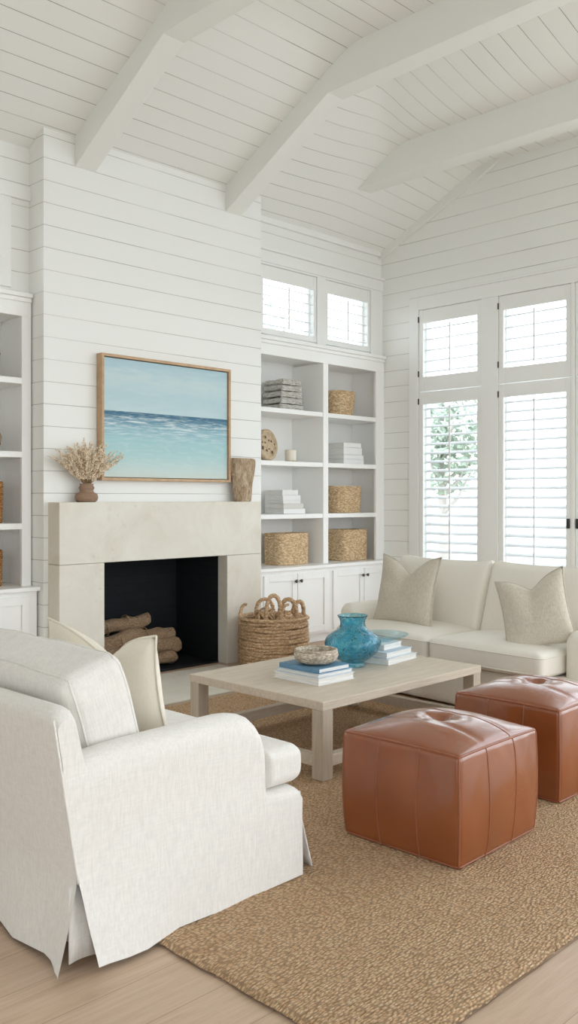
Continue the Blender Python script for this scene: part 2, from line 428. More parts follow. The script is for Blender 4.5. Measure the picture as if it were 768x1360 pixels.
# ceiling: stations in x ; profile = plate -> kink -> flat
mb = MB(); uvs = {}
def ceil_prof(x):
    t = max(0, min(1, (x - 5.45) / 1.2)); t = t * t * (3 - 2 * t); t2 = max(0, min(1, (x - 6.7) / 1.0))
    ky = 4.58 + (5.2 - 4.58) * t - (5.2 - 4.93) * t2
    kz = 4.955 + (4.74 - 4.955) * t + .02 * t2
    fz = 4.99 + (4.765 - 4.99) * t
    return ky, kz, fz
def ceil_z(x, y):
    ky, kz, fz = ceil_prof(x)
    zs = 4.085 + (kz - 4.085) * (6.30 - y) / (6.30 - ky)
    zf = kz + (fz - kz) * min(1, max(0, (ky - y) / 2.5))
    k_ = .10; h = max(0, min(1, .5 + .5 * (zf - zs) / k_))
    return zf + (zs - zf) * h - k_ * h * (1 - h) * .6
ysam = [6.30 - 2.6 * i / 52 for i in range(53)] + [3.4, 3.0, 2.5, 2, 1, 0, -1.5, -3.6]
stx = [-3.6, 0, 2, 3, 4, 5, 5.45, 5.6, 5.75, 5.9, 6.05, 6.2, 6.35, 6.5, 6.7, 6.9, 7.1, 7.3, 7.5, 7.7, 7.85]
grid = [[mb.bm.verts.new((x, y, ceil_z(x, y))) for y in ysam] for x in stx]
uvl = mb.bm.loops.layers.uv.new('UVMap')
for a in range(len(stx) - 1):
    for i in range(len(ysam) - 1):
        f = mb.bm.faces.new((grid[a][i], grid[a][i + 1], grid[a + 1][i + 1], grid[a + 1][i]))
        for l in f.loops:
            y = l.vert.co.y
            l[uvl].uv = (l.vert.co.x, (6.3 - y) * 1.12 if y > 4.8 else 1.68 + (4.8 - y) * .95)
o = mb.build('ceiling', M['ceil'], smooth=True); struct(o)
sm = o.modifiers.new('solid', 'SOLIDIFY'); sm.thickness = .05; sm.offset = -1

# right wall (window wall) with openings
def wall_x(mb, x0, x1, ylo, yhi, zlo, zhi, holes):
    ys = sorted(v for v in {ylo, yhi, *[h[0] for h in holes], *[h[1] for h in holes]} if ylo <= v <= yhi)
    for a, b in zip(ys[:-1], ys[1:]):
        hs = sorted([(h[2], h[3]) for h in holes if h[0] <= a + 1e-6 and h[1] >= b - 1e-6]); z = zlo
        for h0, h1 in hs:
            if h0 > z: mb.box(x0, x1, a, b, z, h0)
            z = h1
        if zhi > z: mb.box(x0, x1, a, b, z, zhi)
    return mb
def wall_y(mb, y0, y1, xlo, xhi, zlo, zhi, holes):
    xs = sorted({xlo, xhi, *[h[0] for h in holes], *[h[1] for h in holes]})
    for a, b in zip(xs[:-1], xs[1:]):
        hs = sorted([(h[2], h[3]) for h in holes if h[0] <= a + 1e-6 and h[1] >= b - 1e-6]); z = zlo
        for h0, h1 in hs:
            if h0 > z: mb.box(a, b, y0, y1, z, h0)
            z = h1
        if zhi > z: mb.box(a, b, y0, y1, z, zhi)
    return mb
WIN = [(4.952, 5.72), (4.0, 4.765), (3.2, 3.965)]      # y ranges of the three windows in view
WZ0, WZ1, WZ2 = .25, 2.53, 3.385
more = [(2.25, 3.015), (-.7, 1.9), (-3.5, -.8)]  # unseen openings out of view to the right, widened for side light
holes = [(a, b, WZ0, WZ2) for a, b in WIN] + [(a, b, WZ0, WZ2) for a, b in more]
holes += [(-3.5, -.5, 3.5, 4.6), (-.4, 2.6, 3.5, 4.6)]  # unseen upper row, added to let in more daylight
w = MB(); wall_x(w, XB, XB + .16, -3.6, 2.7, 0, 4.78, holes); wall_x(w, XB, XB + .16, 2.7, 6.23, 0, 4.05, holes)
w.prism([(2.7, 4.05), (6.23, 4.05), (6.23, 4.13), (4.93, 4.77), (4.93, 4.78), (2.7, 4.78)], 0, XB, XB + .16)
struct(w.build('wall_right', M['shiplap']))
TR = [(5.88, 6.66, 2.98, 3.64), (6.79, 7.50, 2.98, 3.64), (2.35, 3.235, 2.99, 3.65), (1.4, 2.25, 2.99, 3.65)]
w = MB(); wall_y(w, YA, YA + .14, -3.6, XB + .16, 2.86, 4.12, TR)
w.box(-3.6, .9, YA, YA + .14, 0, 2.86)
struct(w.build('wall_back', M['shiplap']))
# chimney breast
CX0, CX1, CY = 3.486, 5.703, 6.02
def cz(y): return 4.12 + (YA - y) * .505
w = MB()
w.box(CX0, 3.88, CY, 6.70, 0, .96); w.box(5.18, CX1, CY, 6.70, 0, .96)
w.prism([(CY, .96), (6.70, .96), (6.70, 4.0), (YA, 4.10), (CY, cz(CY) + .02)], 0, CX0, CX1)
struct(w.build('wall_chimney', M['shiplap']))
# unseen walls behind the camera; wide openings sized for the light they let in
w = MB(); wall_x(w, -3.76, -3.6, -3.6, 6.4, 0, 5.0, [(-2.0, 1.0, .3, 2.9)]); struct(w.build('wall_left', M['shiplap']))
w = MB(); wall_y(w, -3.76, -3.6, -3.6, 7.86, 0, 5.0, [(-2.6, .7, .3, 3.2), (2.2, 7.1, .3, 3.9)]); struct(w.build('wall_front', M['shiplap']))

# trims
t = MB()
t.prism([(6.23, 4.00), (6.23, 4.155), (4.93, 4.775), (4.7, 4.775), (4.7, 4.72), (4.93, 4.60)], 0, XB - .045, XB)
struct(t.build('trim_1', M['beam'], bevel=.006))
t = MB().box(5.71, XB, 6.20, 6.23, 3.66, 3.77); t.box(5.71, XB, 6.17, 6.23, 3.77, 3.80)
struct(t.build('trim_2', M['paint'], bevel=.005))
t = MB().box(5.71, XB - .046, 6.195, 6.23, 4.03, 4.10)
struct(t.build('trim_3', M['paint'], bevel=.006))
t = MB().box(.9, CX0, 6.20, 6.23, 3.66, 3.77)
struct(t.build('trim_4', M['paint'], bevel=.005))
# casing of the window wall
t = MB()
yl, yr = 5.72, -0.4
t.box(XB - .022, XB, 5.72, 5.84, .12, 3.52)
t.box(XB - .022, XB, 4.765, 4.952, .12, 3.385); t.box(XB - .022, XB, 3.965, 4.0, .12, 3.385)
t.box(XB - .022, XB, 3.015, 3.2, .12, 3.385); t.box(XB - .022, XB, 2.1, 2.25, .12, 3.385)
t.box(XB - .022, XB, 2.1, 5.72, 3.385, 3.52); t.box(XB - .03, XB, 2.1, 5.84, 3.52, 3.545)
struct(t.build('trim_5', M['paint'], bevel=.004))
t = MB().box(XB - .018, XB, -3.6, 6.05, 0, .12)
struct(t.build('baseboard_right', M['paint'], bevel=.004))

# ------------------------------------------------------------------ windows and shutters
def window_x(i, y0, y1):
    th = bpy.data.objects.new('window_%d' % i, None); C.objects.link(th); th.location = (XB + .1, (y0 + y1) / 2, WZ0); WL[th] = Vector(th.location); struct(th)
    f = MB(); xa, xb = XB + .085, XB + .15
    e = .035
    f.box(xa, xb, y0, y0 + e, WZ0, WZ2); f.box(xa, xb, y1 - e, y1, WZ0, WZ2)
    f.box(xa, xb, y0 + e, y1 - e, WZ0, WZ0 + e); f.box(xa, xb, y0 + e, y1 - e, WZ2 - e, WZ2); f.box(xa, xb, y0 + e, y1 - e, WZ1 - .04, WZ1 + .04)
    f.build('window_frame', M['paint'], th, bevel=.003)
    g = MB().box(XB + .11, XB + .116, y0 + e, y1 - e, WZ0 + e, WZ2 - e); g.build('window_pane', M['pane'], th)
for i, (a, b) in enumerate(WIN): window_x(i + 1, a, b)
def window_y(i, x0, x1, z0, z1):
    th = bpy.data.objects.new('window_%d' % i, None); C.objects.link(th); th.location = ((x0 + x1) / 2, YA + .09, z0); WL[th] = Vector(th.location); struct(th)
    f = MB(); ya, yb = YA + .08, YA + .13; e = .03
    f.box(x0, x0 + e, ya, yb, z0, z1); f.box(x1 - e, x1, ya, yb, z0, z1); f.box(x0 + e, x1 - e, ya, yb, z0, z0 + e); f.box(x0 + e, x1 - e, ya, yb, z1 - e, z1)
    f.build('window_frame', M['paint'], th, bevel=.003)
    g = MB().box(x0 + e, x1 - e, YA + .10, YA + .106, z0 + e, z1 - e); g.build('window_pane', M['pane'], th)
for i, h in enumerate(TR[:3]): window_y(i + 4, *h)

def shutter(axis, a0, a1, z0, z1, rails, label, group, latch=None, hinge=None, pitch=.094, stile=.055):
    """axis 'x': stands in the x=XB wall, spans y; axis 'y': stands in the y=YA wall, spans x"""
    P = XB if axis == 'x' else YA
    loc = (P + .02, (a0 + a1) / 2, z0) if axis == 'x' else ((a0 + a1) / 2, P + .02, z0)
    th = thing('plantation_shutter', loc, label, 'shutter', group)
    def bx(m_, d0, d1, s0, s1, q0, q1):
        if axis == 'x': m_.box(P + d0, P + d1, s0, s1, q0, q1)
        else: m_.box(s0, s1, P + d0, P + d1, q0, q1)
    g = .004
    f = MB(); b0, b1 = z0 + rails[0], z1 - rails[1]
    bx(f, -.012, .022, a0 + g, a0 + stile, z0 + g, z1 - g); bx(f, -.012, .022, a1 - stile, a1 - g, z0 + g, z1 - g)
    bx(f, -.010, .020, a0 + stile, a1 - stile, z0 + g, b0); bx(f, -.010, .020, a0 + stile, a1 - stile, b1, z1 - g)
    f.build('shutter_frame', M['paint'], th, bevel=.003)
    s = MB(); n = max(2, round((b1 - b0) / pitch)); pt = (b1 - b0) / n; tilt = .40
    for k_ in range(n):
        zc = b0 + pt * (k_ + .5); prof = []
        for q in range(12):
            an = 2 * pi * q / 12; u = .040 * cos(an); v_ = .0048 * sin(an)
            prof.append((P + .042 + u * cos(tilt) - v_ * sin(tilt), zc + u * sin(tilt) + v_ * cos(tilt)))
        if axis == 'x': rings = [[(p[0], yy, p[1]) for p in prof] for yy in (a0 + stile, a1 - stile)]
        else: rings = [[(xx, p[0], p[1]) for p in prof] for xx in (a0 + stile, a1 - stile)]
        s.loft(rings, True, True, True)
    s.build('louvers', M['slat'], th, smooth=False)
    r = MB(); mid = (a0 + a1) / 2
    bx(r, -.012, -.002, mid - .008, mid + .008, b0 + .03, b1 - .03); r.build('tilt_rod', M['paint'], th, bevel=.002)
    if hinge is not None:
        for zz in (z0 + .22 * (z1 - z0), z1 - .1):
            r = MB(); yy = hinge; bx(r, -.024, -.010, yy - .005, yy + .005, zz - .03, zz + .03); r.build('hinge', M['knob'], th)
    if latch is not None:
        r = MB(); bx(r, -.030, -.010, latch[0] - .014, latch[0] + .014, latch[1] - .045, latch[1] + .045); r.build('latch', M['black'], th, bevel=.003)
nm = ['left', 'middle', 'right']
SL = ['tall white louvered shutter of the left window behind the sofa', 'tall white louvered shutter of the second window with a black latch at its right edge', 'tall white louvered shutter cut off by the right picture edge']
SU = ['short white upper shutter over the left window of the window wall', 'short white upper shutter over the second window of the window wall', 'short white upper shutter cut off by the right picture edge']
for i, (a, b) in enumerate(WIN):
    shutter('x', a, b, WZ0, WZ1, (.12, .13), SL[i], 'window wall shutters', latch=((a + .028, 1.19) if i == 1 else ((b - .028, 1.19) if i == 2 else None)), hinge=(b - .002 if i < 2 else None))
    shutter('x', a, b, WZ1, WZ2, (.155, .14), SU[i], 'window wall shutters', hinge=(b - .002 if i < 2 else None), pitch=.11)
shutter('y', *TR[0][:2], 2.98, 3.64, (.06, .13), 'left of two small louvered shutters above the right bookcase', 'shutters above the bookcases', pitch=.1, stile=.04)
shutter('y', *TR[1][:2], 2.98, 3.64, (.06, .13), 'right of two small louvered shutters above the bookcase, next to the room corner', 'shutters above the bookcases', pitch=.1, stile=.04)
shutter('y', *TR[2][:2], 2.99, 3.65, (.06, .13), 'louvered shutter high on the left picture edge above the left bookcase', 'shutters above the bookcases', pitch=.1, stile=.04)
# casings round the small windows
t = MB()
t.box(5.71, 5.88, YA - .02, YA, 2.96, 3.66); t.box(6.66, 6.79, YA - .02, YA, 2.96, 3.66); t.box(7.50, XB, YA - .02, YA, 2.96, 3.66); t.box(5.88, 6.66, YA - .02, YA, 3.64, 3.66); t.box(6.79, 7.5, YA - .02, YA, 3.64, 3.66)
struct(t.build('trim_6', M['paint'], bevel=.004))
t = MB().box(3.235, 3.33, YA - .02, YA, 2.99, 3.66); struct(t.build('trim_7', M['paint'], bevel=.004))

# ------------------------------------------------------------------ beams
def beam(x, w_, foot_y, foot_z, kink, flat, topfn, label):
    th = thing('ceiling_beam', (x + w_ / 2, foot_y, foot_z), label, 'beam', 'white ceiling beams')
    pts = [(foot_y, foot_z), kink, flat, (flat[0], topfn(flat[0]) + .02)]
    for y in [3.8 + .1 * i for i in range(21)]:
        pts.append((y, topfn(y) + .02))
    pts.append((foot_y, topfn(foot_y) + .02))
    o = MB().prism(pts, 0, x, x + w_).build('beam_timber', M['beam'], th, bevel=.006)
def top_at(x): return lambda y: ceil_z(x, y)
beam(3.75, .185, 6.02, 3.945, (4.92, 4.56), (-3.6, 4.64), top_at(3.8), 'nearest white ceiling beam, landing above the left end of the painting')
beam(5.27, .185, 6.02, 3.940, (4.80, 4.605), (-3.6, 4.72), top_at(5.3), 'middle white ceiling beam, landing at the right end of the chimney wall')
beam(6.66, .185, 6.02, 4.22, (5.70, 4.395), (-3.6, 4.45), top_at(6.75), 'farthest white ceiling beam, in front of the window wall gable')

# ------------------------------------------------------------------ fireplace
fp = thing('fireplace', (4.53, 5.94, 0), 'cream limestone fireplace surround with black firebox in the white chimney wall', 'fireplace')
F0, F1, FY, FH, FT = 3.522, 5.552, 5.86, .93, 1.392
OX0, OX1 = 3.911, 5.152
MB().box(F0, F1, FY, CY - .001, FH + .002, FT).build('mantel', M['stone'], fp, bevel=.004)
MB().box(F0, OX0, FY, CY - .001, 0.001, FH).build('surround_leg', M['stone'], fp, bevel=.004)
MB().box(OX1, F1, FY, CY - .001, 0.001, FH).build('surround_leg', M['stone'], fp, bevel=.004)
b = MB(); q = .02
b.box(OX0 - .02, OX0 + .012, 5.98, 6.58, .001, FH); b.box(OX1 - .003, OX1 + .02, 5.98, 6.58, .001, FH)
b.box(OX0 + .012, OX1 - .003, 6.56, 6.58, .001, FH); b.box(OX0 - .02, OX1 + .02, CY, 6.58, FH + .005, FH + .025); b.box(OX0 + .012, OX1 - .003, 5.97, 6.56, .001, .016)
b.box(OX0 + .001, OX1 - .001, 5.97, CY - .002, FH - .012, FH - .001)
b.build('firebox', M['soot'], fp)
hs = MB().box(3.42, 5.05, 4.98, FY - .004, .001, .012).build('hearth', M['stone'], fp, bevel=.003)
# logs
def log_piece(p0, p1, r, seed, label):
    c0 = (Vector(p0) + Vector(p1)) / 2
    th = thing('fire_log', (c0.x, c0.y, min(p0[2], p1[2])), label, 'log', 'logs in the firebox')
    d = (Vector(p1) - Vector(p0)); L = d.length; d.normalize()
    a = d.cross(Vector((0, 0, 1))).normalized(); b_ = d.cross(a); rings = []
    n = 26
    for i in range(n + 1):
        u = i / n; e = min(u, 1 - u) * L
        rr = r * math.sqrt(max(.02, 1 - max(0, 1 - e / (r * .9)) ** 2)) * (1 + .28 * noise.noise(Vector((u * 7, seed, 0))))
        c = Vector(p0) + d * (u * L) + Vector((0, 0, .014 * sin(u * 8 + seed)))
        ring = []
        for j in range(20):
            an = 2 * pi * j / 20; q_ = rr * (1 + .22 * noise.noise(Vector((cos(an) * 1.5, sin(an) * 1.5, u * 6 + seed * 3))))
            ring.append(c + (a * cos(an) + b_ * sin(an)) * q_)
        rings.append(ring)
    MB().loft(rings, True, True, True).build('bark', M['log'], th, smooth=True)
    for u in (.3, .62):
        c = Vector(p0) + d * (u * L) + Vector((0, 0, .012 * sin(u * 5 + seed)))
        for w_ in (0,):
            bd = MB(); bd.tube([c + d * (w_ + .006 * sin(3 * 2 * pi * j / 24)) + (a * cos(2 * pi * j / 24) + b_ * sin(2 * pi * j / 24)) * r * 1.06 for j in range(24)], .0045, 6, closed=True)
            bd.build('twine_band', M['drystem'], th, smooth=True)
log_piece((4.05, 6.10, .075), (4.79, 6.10, .075), .052, 1, 'lowest short log at the bottom of the pile')
log_piece((4.0, 6.24, .080), (4.72, 6.24, .075), .058, 2, 'log lying behind the lowest one, mostly hidden')
log_piece((4.06, 6.14, .178), (4.86, 6.13, .188), .060, 3, 'thick rounded log at the right end of the pile')
log_piece((3.98, 6.15, .262), (4.84, 6.19, .275), .060, 4, 'long log in the middle of the pile, tied twice with twine')
log_piece((3.97, 6.25, .340), (4.64, 6.27, .405), .058, 5, 'topmost log of the pile, tilted up to the right')
log_piece((3.96, 6.38, .20), (4.5, 6.38, .22), .06, 6, 'log at the back left of the pile')

# painting
pt = thing('framed_painting', (3.96, 6.0, 1.575), 'wide seascape painting in a light oak frame above the mantel', 'painting')
x0, x1, z0, z1 = 3.944, 5.27, 1.56, 2.545
f = MB(); e = .022
for (a, b_, c, d) in ((x0, x0 + e, z0, z1), (x1 - e, x1, z0, z1), (x0 + e, x1 - e, z0, z0 + e), (x0 + e, x1 - e, z1 - e, z1)): f.box(a, b_, 5.945, CY - .002, c, d)
f.build('picture_frame', M['oakframe'], pt, bevel=.002)
MB().box(x0 + e + .006, x1 - e - .006, 5.965, CY - .012, z0 + e + .006, z1 - e - .006).build('canvas', M['sea'], pt)
MB().box(x0 + e, x1 - e, 5.99, CY - .006, z0 + e, z1 - e).build('shadow_gap', mat('dark_backing', (.12, .09, .06), .8), pt)

# clay pot with dried sprigs
pot = thing('clay_pot', (3.80, 5.935, FT), 'small brown ribbed clay pot on the left end of the mantel', 'pot')
prof = [(.0, 0), (.06, 0), (.074, .012), (.080, .035), (.076, .058), (.066, .068), (.052, .074), (.046, .086), (.050, .098), (.055, .106), (.052, .116), (.046, .124), (.047, .134), (.050, .14), (.042, .14), (.038, .12), (.04, .09), (.0, .085)]
MB().lathe([(r + .0001, z) for r, z in prof], sx=1.15, sy=.9).build('pot_body', M['clay'], pot, smooth=True, world=False)
bq = thing('dried_bouquet', (3.80, 5.925, FT + .13), 'bushy bunch of dried cream sprigs standing in the clay pot', 'dried flowers')
st, bu, bu2 = MB(), MB(), MB()
rnd = random.Random(3)
def blob(mb, p, d, l, r):
    d = d.normalized(); a = d.orthogonal().normalized(); b_ = d.cross(a)
    mid = [p + d * (l * .45) + (a * cos(t_) + b_ * sin(t_)) * r for t_ in (0, pi / 2, pi, 1.5 * pi)]
    v0 = mb.bm.verts.new(p); v1 = mb.bm.verts.new(p + d * l); vm = [mb.bm.verts.new(q_) for q_ in mid]
    for i in range(4):
        mb.bm.faces.new((v0, vm[i], vm[(i + 1) % 4])); mb.bm.faces.new((v1, vm[(i + 1) % 4], vm[i]))
for i in range(170):
    az = rnd.uniform(0, 2 * pi); sp = rnd.uniform(.02, 1.0) ** .7 * 1.12
    L = rnd.uniform(.20, .36) * (1.10 - .22 * sp)
    dx, dy = cos(az) * sp, sin(az) * sp * .42
    if dy > 0: dy *= .02
    pts = []
    for s_ in range(9):
        u = s_ / 8
        pts.append(Vector((dx * L * (u ** .95) * 1.0 + .018 * cos(az), dy * L * u + .006 * sin(az), L * u * (1 - .25 * sp * u))) + Vector((wob((i, u * 2, 0), 1, .015), wob((i, u * 2, 5), 1, .005), 0)))
    st.tube(pts, [.0017 * (1 - .5 * q_ / 8) for q_ in range(9)], 4)
    for s_ in range(rnd.randint(34, 52)):
        u = rnd.uniform(.16, 1.0); j = min(7, int(u * 8)); p = pts[j].lerp(pts[j + 1], u * 8 - j)
        d = (pts[j + 1] - pts[j]).normalized() + Vector((rnd.uniform(-1, 1), rnd.uniform(-.6, .3), rnd.uniform(-.6, .7))) * 1.5
        blob(bu if rnd.random() < .72 else bu2, p, d, rnd.uniform(.010, .022), rnd.uniform(.003, .0058))
st.build('stems', M['drystem'], bq, smooth=True, world=False)
bu.build('cream_buds', M['dryflower'], bq, world=False); bu2.build('tan_buds', M['dryflower2'], bq, world=False)

# driftwood vessel at the right end of the mantel
dv = thing('driftwood_vessel', (5.40, 5.938, FT), 'rough weathered driftwood vessel on the right end of the mantel', 'vase')
def dfn(a, z, r): return 1 + .10 * noise.noise(Vector((cos(a) * 2.5, sin(a) * 2.5, z * 4))) + .05 * noise.noise(Vector((cos(a) * 9, sin(a) * 9, z * 14)))
prof = [(.001, 0), (.085, 0), (.094, .01), (.098, .08), (.108, .17), (.122, .25), (.134, .32), (.139, .36), (.132, .378), (.11, .382), (.10, .37), (.085, .30), (.001, .29)]
pp = []
for (r0, a0), (r1, a1) in zip(prof[:-1], prof[1:]):
    for s_ in range(4): pp.append((r0 + (r1 - r0) * s_ / 4, a0 + (a1 - a0) * s_ / 4))
pp.append(prof[-1])
MB().lathe(pp, seg=72, fn=dfn, sx=1.0, sy=.5).build('driftwood_body', M['drift'], dv, smooth=True, world=False)

# ------------------------------------------------------------------ bookcases
def bookcase(x0, x1, dividers, name_label, shelves, crown_right, doors, counter_x1, z_top=2.80):
    th = thing('built_in_bookcase', ((x0 + x1) / 2, 6.3, 0), name_label, 'bookcase', 'white built-in bookcases')
    yb = 6.62; yf = 6.18; zc = .765
    fr = MB()
    fr.box(x0, x1, yb, yb + .03, .0, z_top + .06)                       # back
    fr.box(x0, x0 + .02, yf + .02, yb, zc, z_top); fr.box(x1 - .02, x1, yf + .02, yb, zc, z_top)
    fr.box(x0, x1, yf + .02, yb, z_top, z_top + .03)
    fr.build('carcass', M['cab'], th, bevel=.002)
    ff = MB()
    ff.box(x0, x1, yf, YA - .001, z_top - .02, z_top + .12)
    ff.box(x0, x0 + (.12 if x0 > 4 else .05), yf, yf + .03, zc, z_top - .02)
    ff.box(x1 - (.14 if x1 > 6 else .075), x1, yf, yf + .03, zc, z_top - .02)
    ff.build('face_frame', M['cab'], th, bevel=.003)
    cr = MB(); cr.box(x0, x1 + crown_right, 6.15, 6.23, z_top + .12, z_top + .155); cr.box(x0, x1, 6.165, 6.18, z_top + .085, z_top + .12)
    cr.build('crown_moulding', M['cab'], th, bevel=.006)
    for d0, d1 in dividers: MB().box(d0, d1, yf - .002, yb, zc, z_top - .02).build('divider', M['cab'], th, bevel=.003)
    edges = [x0 + .02] + [v for d in dividers for v in d] + [x1 - .02]
    for i in range(0, len(edges), 2):
        for z in shelves:
            MB().box(edges[i] + .001, edges[i + 1] - .001, yf + .004, yb - .001, z - .045, z).build('shelf', M['cab'], th, bevel=.003)
    ct = MB().box(x0, counter_x1, 6.045, yb, .735, .766).build('counter_top', M['cab'], th, bevel=.004)
    bc = MB().box(x0, counter_x1 - .01 if counter_x1 < x1 + .05 else counter_x1, 6.085, yb, .09, .735); bc.box(x0, x1, 6.14, yb, .001, .09)
    bc.build('base_cabinet', M['cab'], th, bevel=.003)
    for (a, b_, side) in doors:
        d = MB(); z0_, z1_ = .115, .70; s_ = .062
        d.box(a, a + s_, 6.066, 6.086, z0_, z1_); d.box(b_ - s_, b_, 6.066, 6.086, z0_, z1_)
        d.box(a + s_, b_ - s_, 6.066, 6.086, z0_, z0_ + s_); d.box(a + s_, b_ - s_, 6.066, 6.086, z1_ - s_, z1_)
        d.box(a + s_, b_ - s_, 6.078, 6.086, z0_ + s_, z1_ - s_)
        do = d.build('door', M['cab'], th, bevel=.002)
        kx = b_ - .03 if side > 0 else a + .03
        kb = MB()
        for (r_, y_) in ((.006, 6.066), (.006, 6.05), (.014, 6.048), (.016, 6.040), (.010, 6.034)): pass
        kb.loft([[(kx + r_ * cos(2 * pi * j / 14), y_, .63 + r_ * sin(2 * pi * j / 14)) for j in range(14)] for r_, y_ in ((.006, 6.067), (.006, 6.052), (.015, 6.049), (.017, 6.042), (.010, 6.036))], True, True, True)
        kb.build('knob', M['knob'], do, smooth=True)
    return th
bookcase(5.72, 7.69, [(6.715, 6.79)], 'white two-bay built-in bookcase right of the chimney wall', [2.285, 1.78, 1.268], 0,
         [(5.79, 6.225, 1), (6.235, 6.67, -1), (6.745, 7.215, 1), (7.225, 7.66, -1)], 7.69)
bookcase(1.9, 3.475, [(2.64, 2.70)], 'white built-in bookcase on the left picture edge beside the chimney wall', [2.32, 1.77, 1.235], 0,
         [(1.96, 2.68, 1), (2.72, 3.40, -1)], 3.478)

# ------------------------------------------------------------------ baskets
def weave_basket(name, loc, hx, hy, h, taper, rc, mt, label, group, rows=16, rz=0, cat='basket', wall=.012):
    th = thing(name, loc, label, cat, group, rz)
    n = 144; rings = []
    def ring(z, s_, inn=0, amp=.0035, ph=0):
        pts = []
        for j in range(n):
            a = 2 * pi * j / n; ca, sa = cos(a), sin(a)
            ex = rc
            k_ = (abs(ca) ** ex + abs(sa) ** ex) ** (-1 / ex)
            m_ = amp * sin(ph + j * pi / 3)
            pts.append(((hx * s_ - inn + m_) * ca * k_, (hy * s_ - inn + m_) * sa * k_, z))
        return pts
    N = rows * 4
    for i in range(N + 1):
        u = i / N; s_ = 1 - taper * (1 - u); z = h * u
        bul = .004 * abs(sin(u * rows * pi))
        r_ = ring(z, s_, -bul, .0028, (pi if (i // 4) % 2 else 0)); rings.append(r_)
    body = MB().loft([ring(.001, (1 - taper) * .5, 0, 0)] + rings, True, True, False)
    inner = [ring(h, 1, .0, 0), ring(h - .002, 1, wall, 0), ring(.015, 1 - taper, wall, 0)]
    body.loft(inner, True, False, True)
    body.build('basket_wall', mt, th, smooth=True, world=False)
    rim = MB().tube([Vector(p) + Vector((0, 0, .002)) for p in ring(h, 1, wall * .5, 0)], .009, 7, closed=True)
    rim.build('rim', mt, th, smooth=True, world=False)
    return th
G = 'seagrass baskets on the right bookcase'
weave_basket('storage_basket', (6.39, 6.38, .7675), .215, .135, .30, .03, 5, M['straw'], 'square seagrass basket at the bottom of the left bay', G)
weave_basket('storage_basket', (7.295, 6.37, .7675), .205, .14, .315, .03, 5, M['straw'], 'square seagrass basket at the bottom of the right bay, by the room corner', G)
weave_basket('storage_basket', (7.25, 6.38, 1.27), .20, .13, .27, .08, 3.2, M['straw'], 'oval seagrass basket on the right bay shelf below the white books', G)
weave_basket('storage_basket', (7.22, 6.40, 2.287), .175, .125, .255, .18, 2.4, M['straw'], 'small tapered round seagrass basket on the top shelf of the right bay', G)
G = 'amber baskets on the left bookcase'
weave_basket('storage_basket', (3.14, 6.36, 1.237), .17, .13, .30, .04, 3, M['amber'], 'amber rattan basket at the left picture edge, upper of two', G)
weave_basket('storage_basket', (3.14, 6.36, .7675), .165, .13, .26, .04, 3, M['amber'], 'amber rattan basket at the left picture edge, lower of two', G)
# carved ornaments at left edge
th = thing('wooden_bowl', (3.19, 6.36, 2.322), 'brown wooden bowl on the top shelf at the left picture edge', 'bowl')
MB().lathe([(.001, 0), (.05, 0), (.06, .02), (.10, .10), (.118, .18), (.11, .20), (.10, .185), (.085, .10), (.001, .04)]).build('bowl_body', M['drift'], th, smooth=True, world=False)
th = thing('wooden_sculpture', (3.19, 6.36, 1.772), 'brown carved wooden ornament at the left picture edge', 'ornament')
MB().lathe([(.001, 0), (.07, 0), (.115, .05), (.125, .11), (.10, .17), (.06, .22), (.03, .27), (.001, .28)], fn=dfn).build('carving', M['drift'], th, smooth=True, world=False)

# ------------------------------------------------------------------ books
def book(x0, x1, y0, y1, z0, h, cover, label, group, rz=0, spine='x0', cat='book'):
    cx, cy = (x0 + x1) / 2, (y0 + y1) / 2
    th = thing('book', (cx, cy, z0), label, cat, group, rz)
    hx, hy = (x1 - x0) / 2, (y1 - y0) / 2; t = min(.0035, h * .15)
    c = MB().box(-hx, hx, -hy, hy, .0003, t); c.box(-hx, hx, -hy, hy, h - t, h - .0003)
    if spine == 'x0': c.box(-hx, -hx + t, -hy, hy, t, h - t)
    elif spine == 'y0': c.box(-hx, hx, -hy, -hy + t, t, h - t)
    c.build('cover', cover, th, world=False, bevel=.001)
    q = .006
    MB().box(-hx + (t if spine == 'x0' else q), hx - q, -hy + (t if spine == 'y0' else q), hy - q, t, h - t).build('pages', M['page'], th, world=False)
    return th
G = 'white books on the bookcase shelves'
zs = [(1.768 - 1.5) + 1.002]
z = 1.270
for i, (h, dx, lab) in enumerate([(.052, 0, 'bottom book of the pale stack on the lower left-bay shelf'), (.048, -.02, 'second book from the bottom of the lower left-bay stack'),
        (.03, -.06, 'thin third book of the lower left-bay stack'), (.05, -.055, 'second book from the top of the lower left-bay stack'), (.052, -.085, 'top soft-cornered book of the lower left-bay stack')]):
    book(6.20, 6.50 + dx, 6.225 + i * .004, 6.50, z, h, M['bk_white'] if i != 1 else M['bk_grey'], 'white ' + lab, G, spine='y0'); z += h + .0006
z = 1.782
for i, (h, dx, lab) in enumerate([(.05, 0, 'bottom book of the stack'), (.045, -.005, 'second lowest book of the stack'), (.075, -.03, 'thick second highest book of the stack'), (.05, -.045, 'top book of the stack')]):
    book(7.10, 7.425 + dx, 6.245, 6.47, z, h, M['bk_white'], 'white ' + lab + ' in the middle of the right bay', G, spine='y0'); z += h + .0006

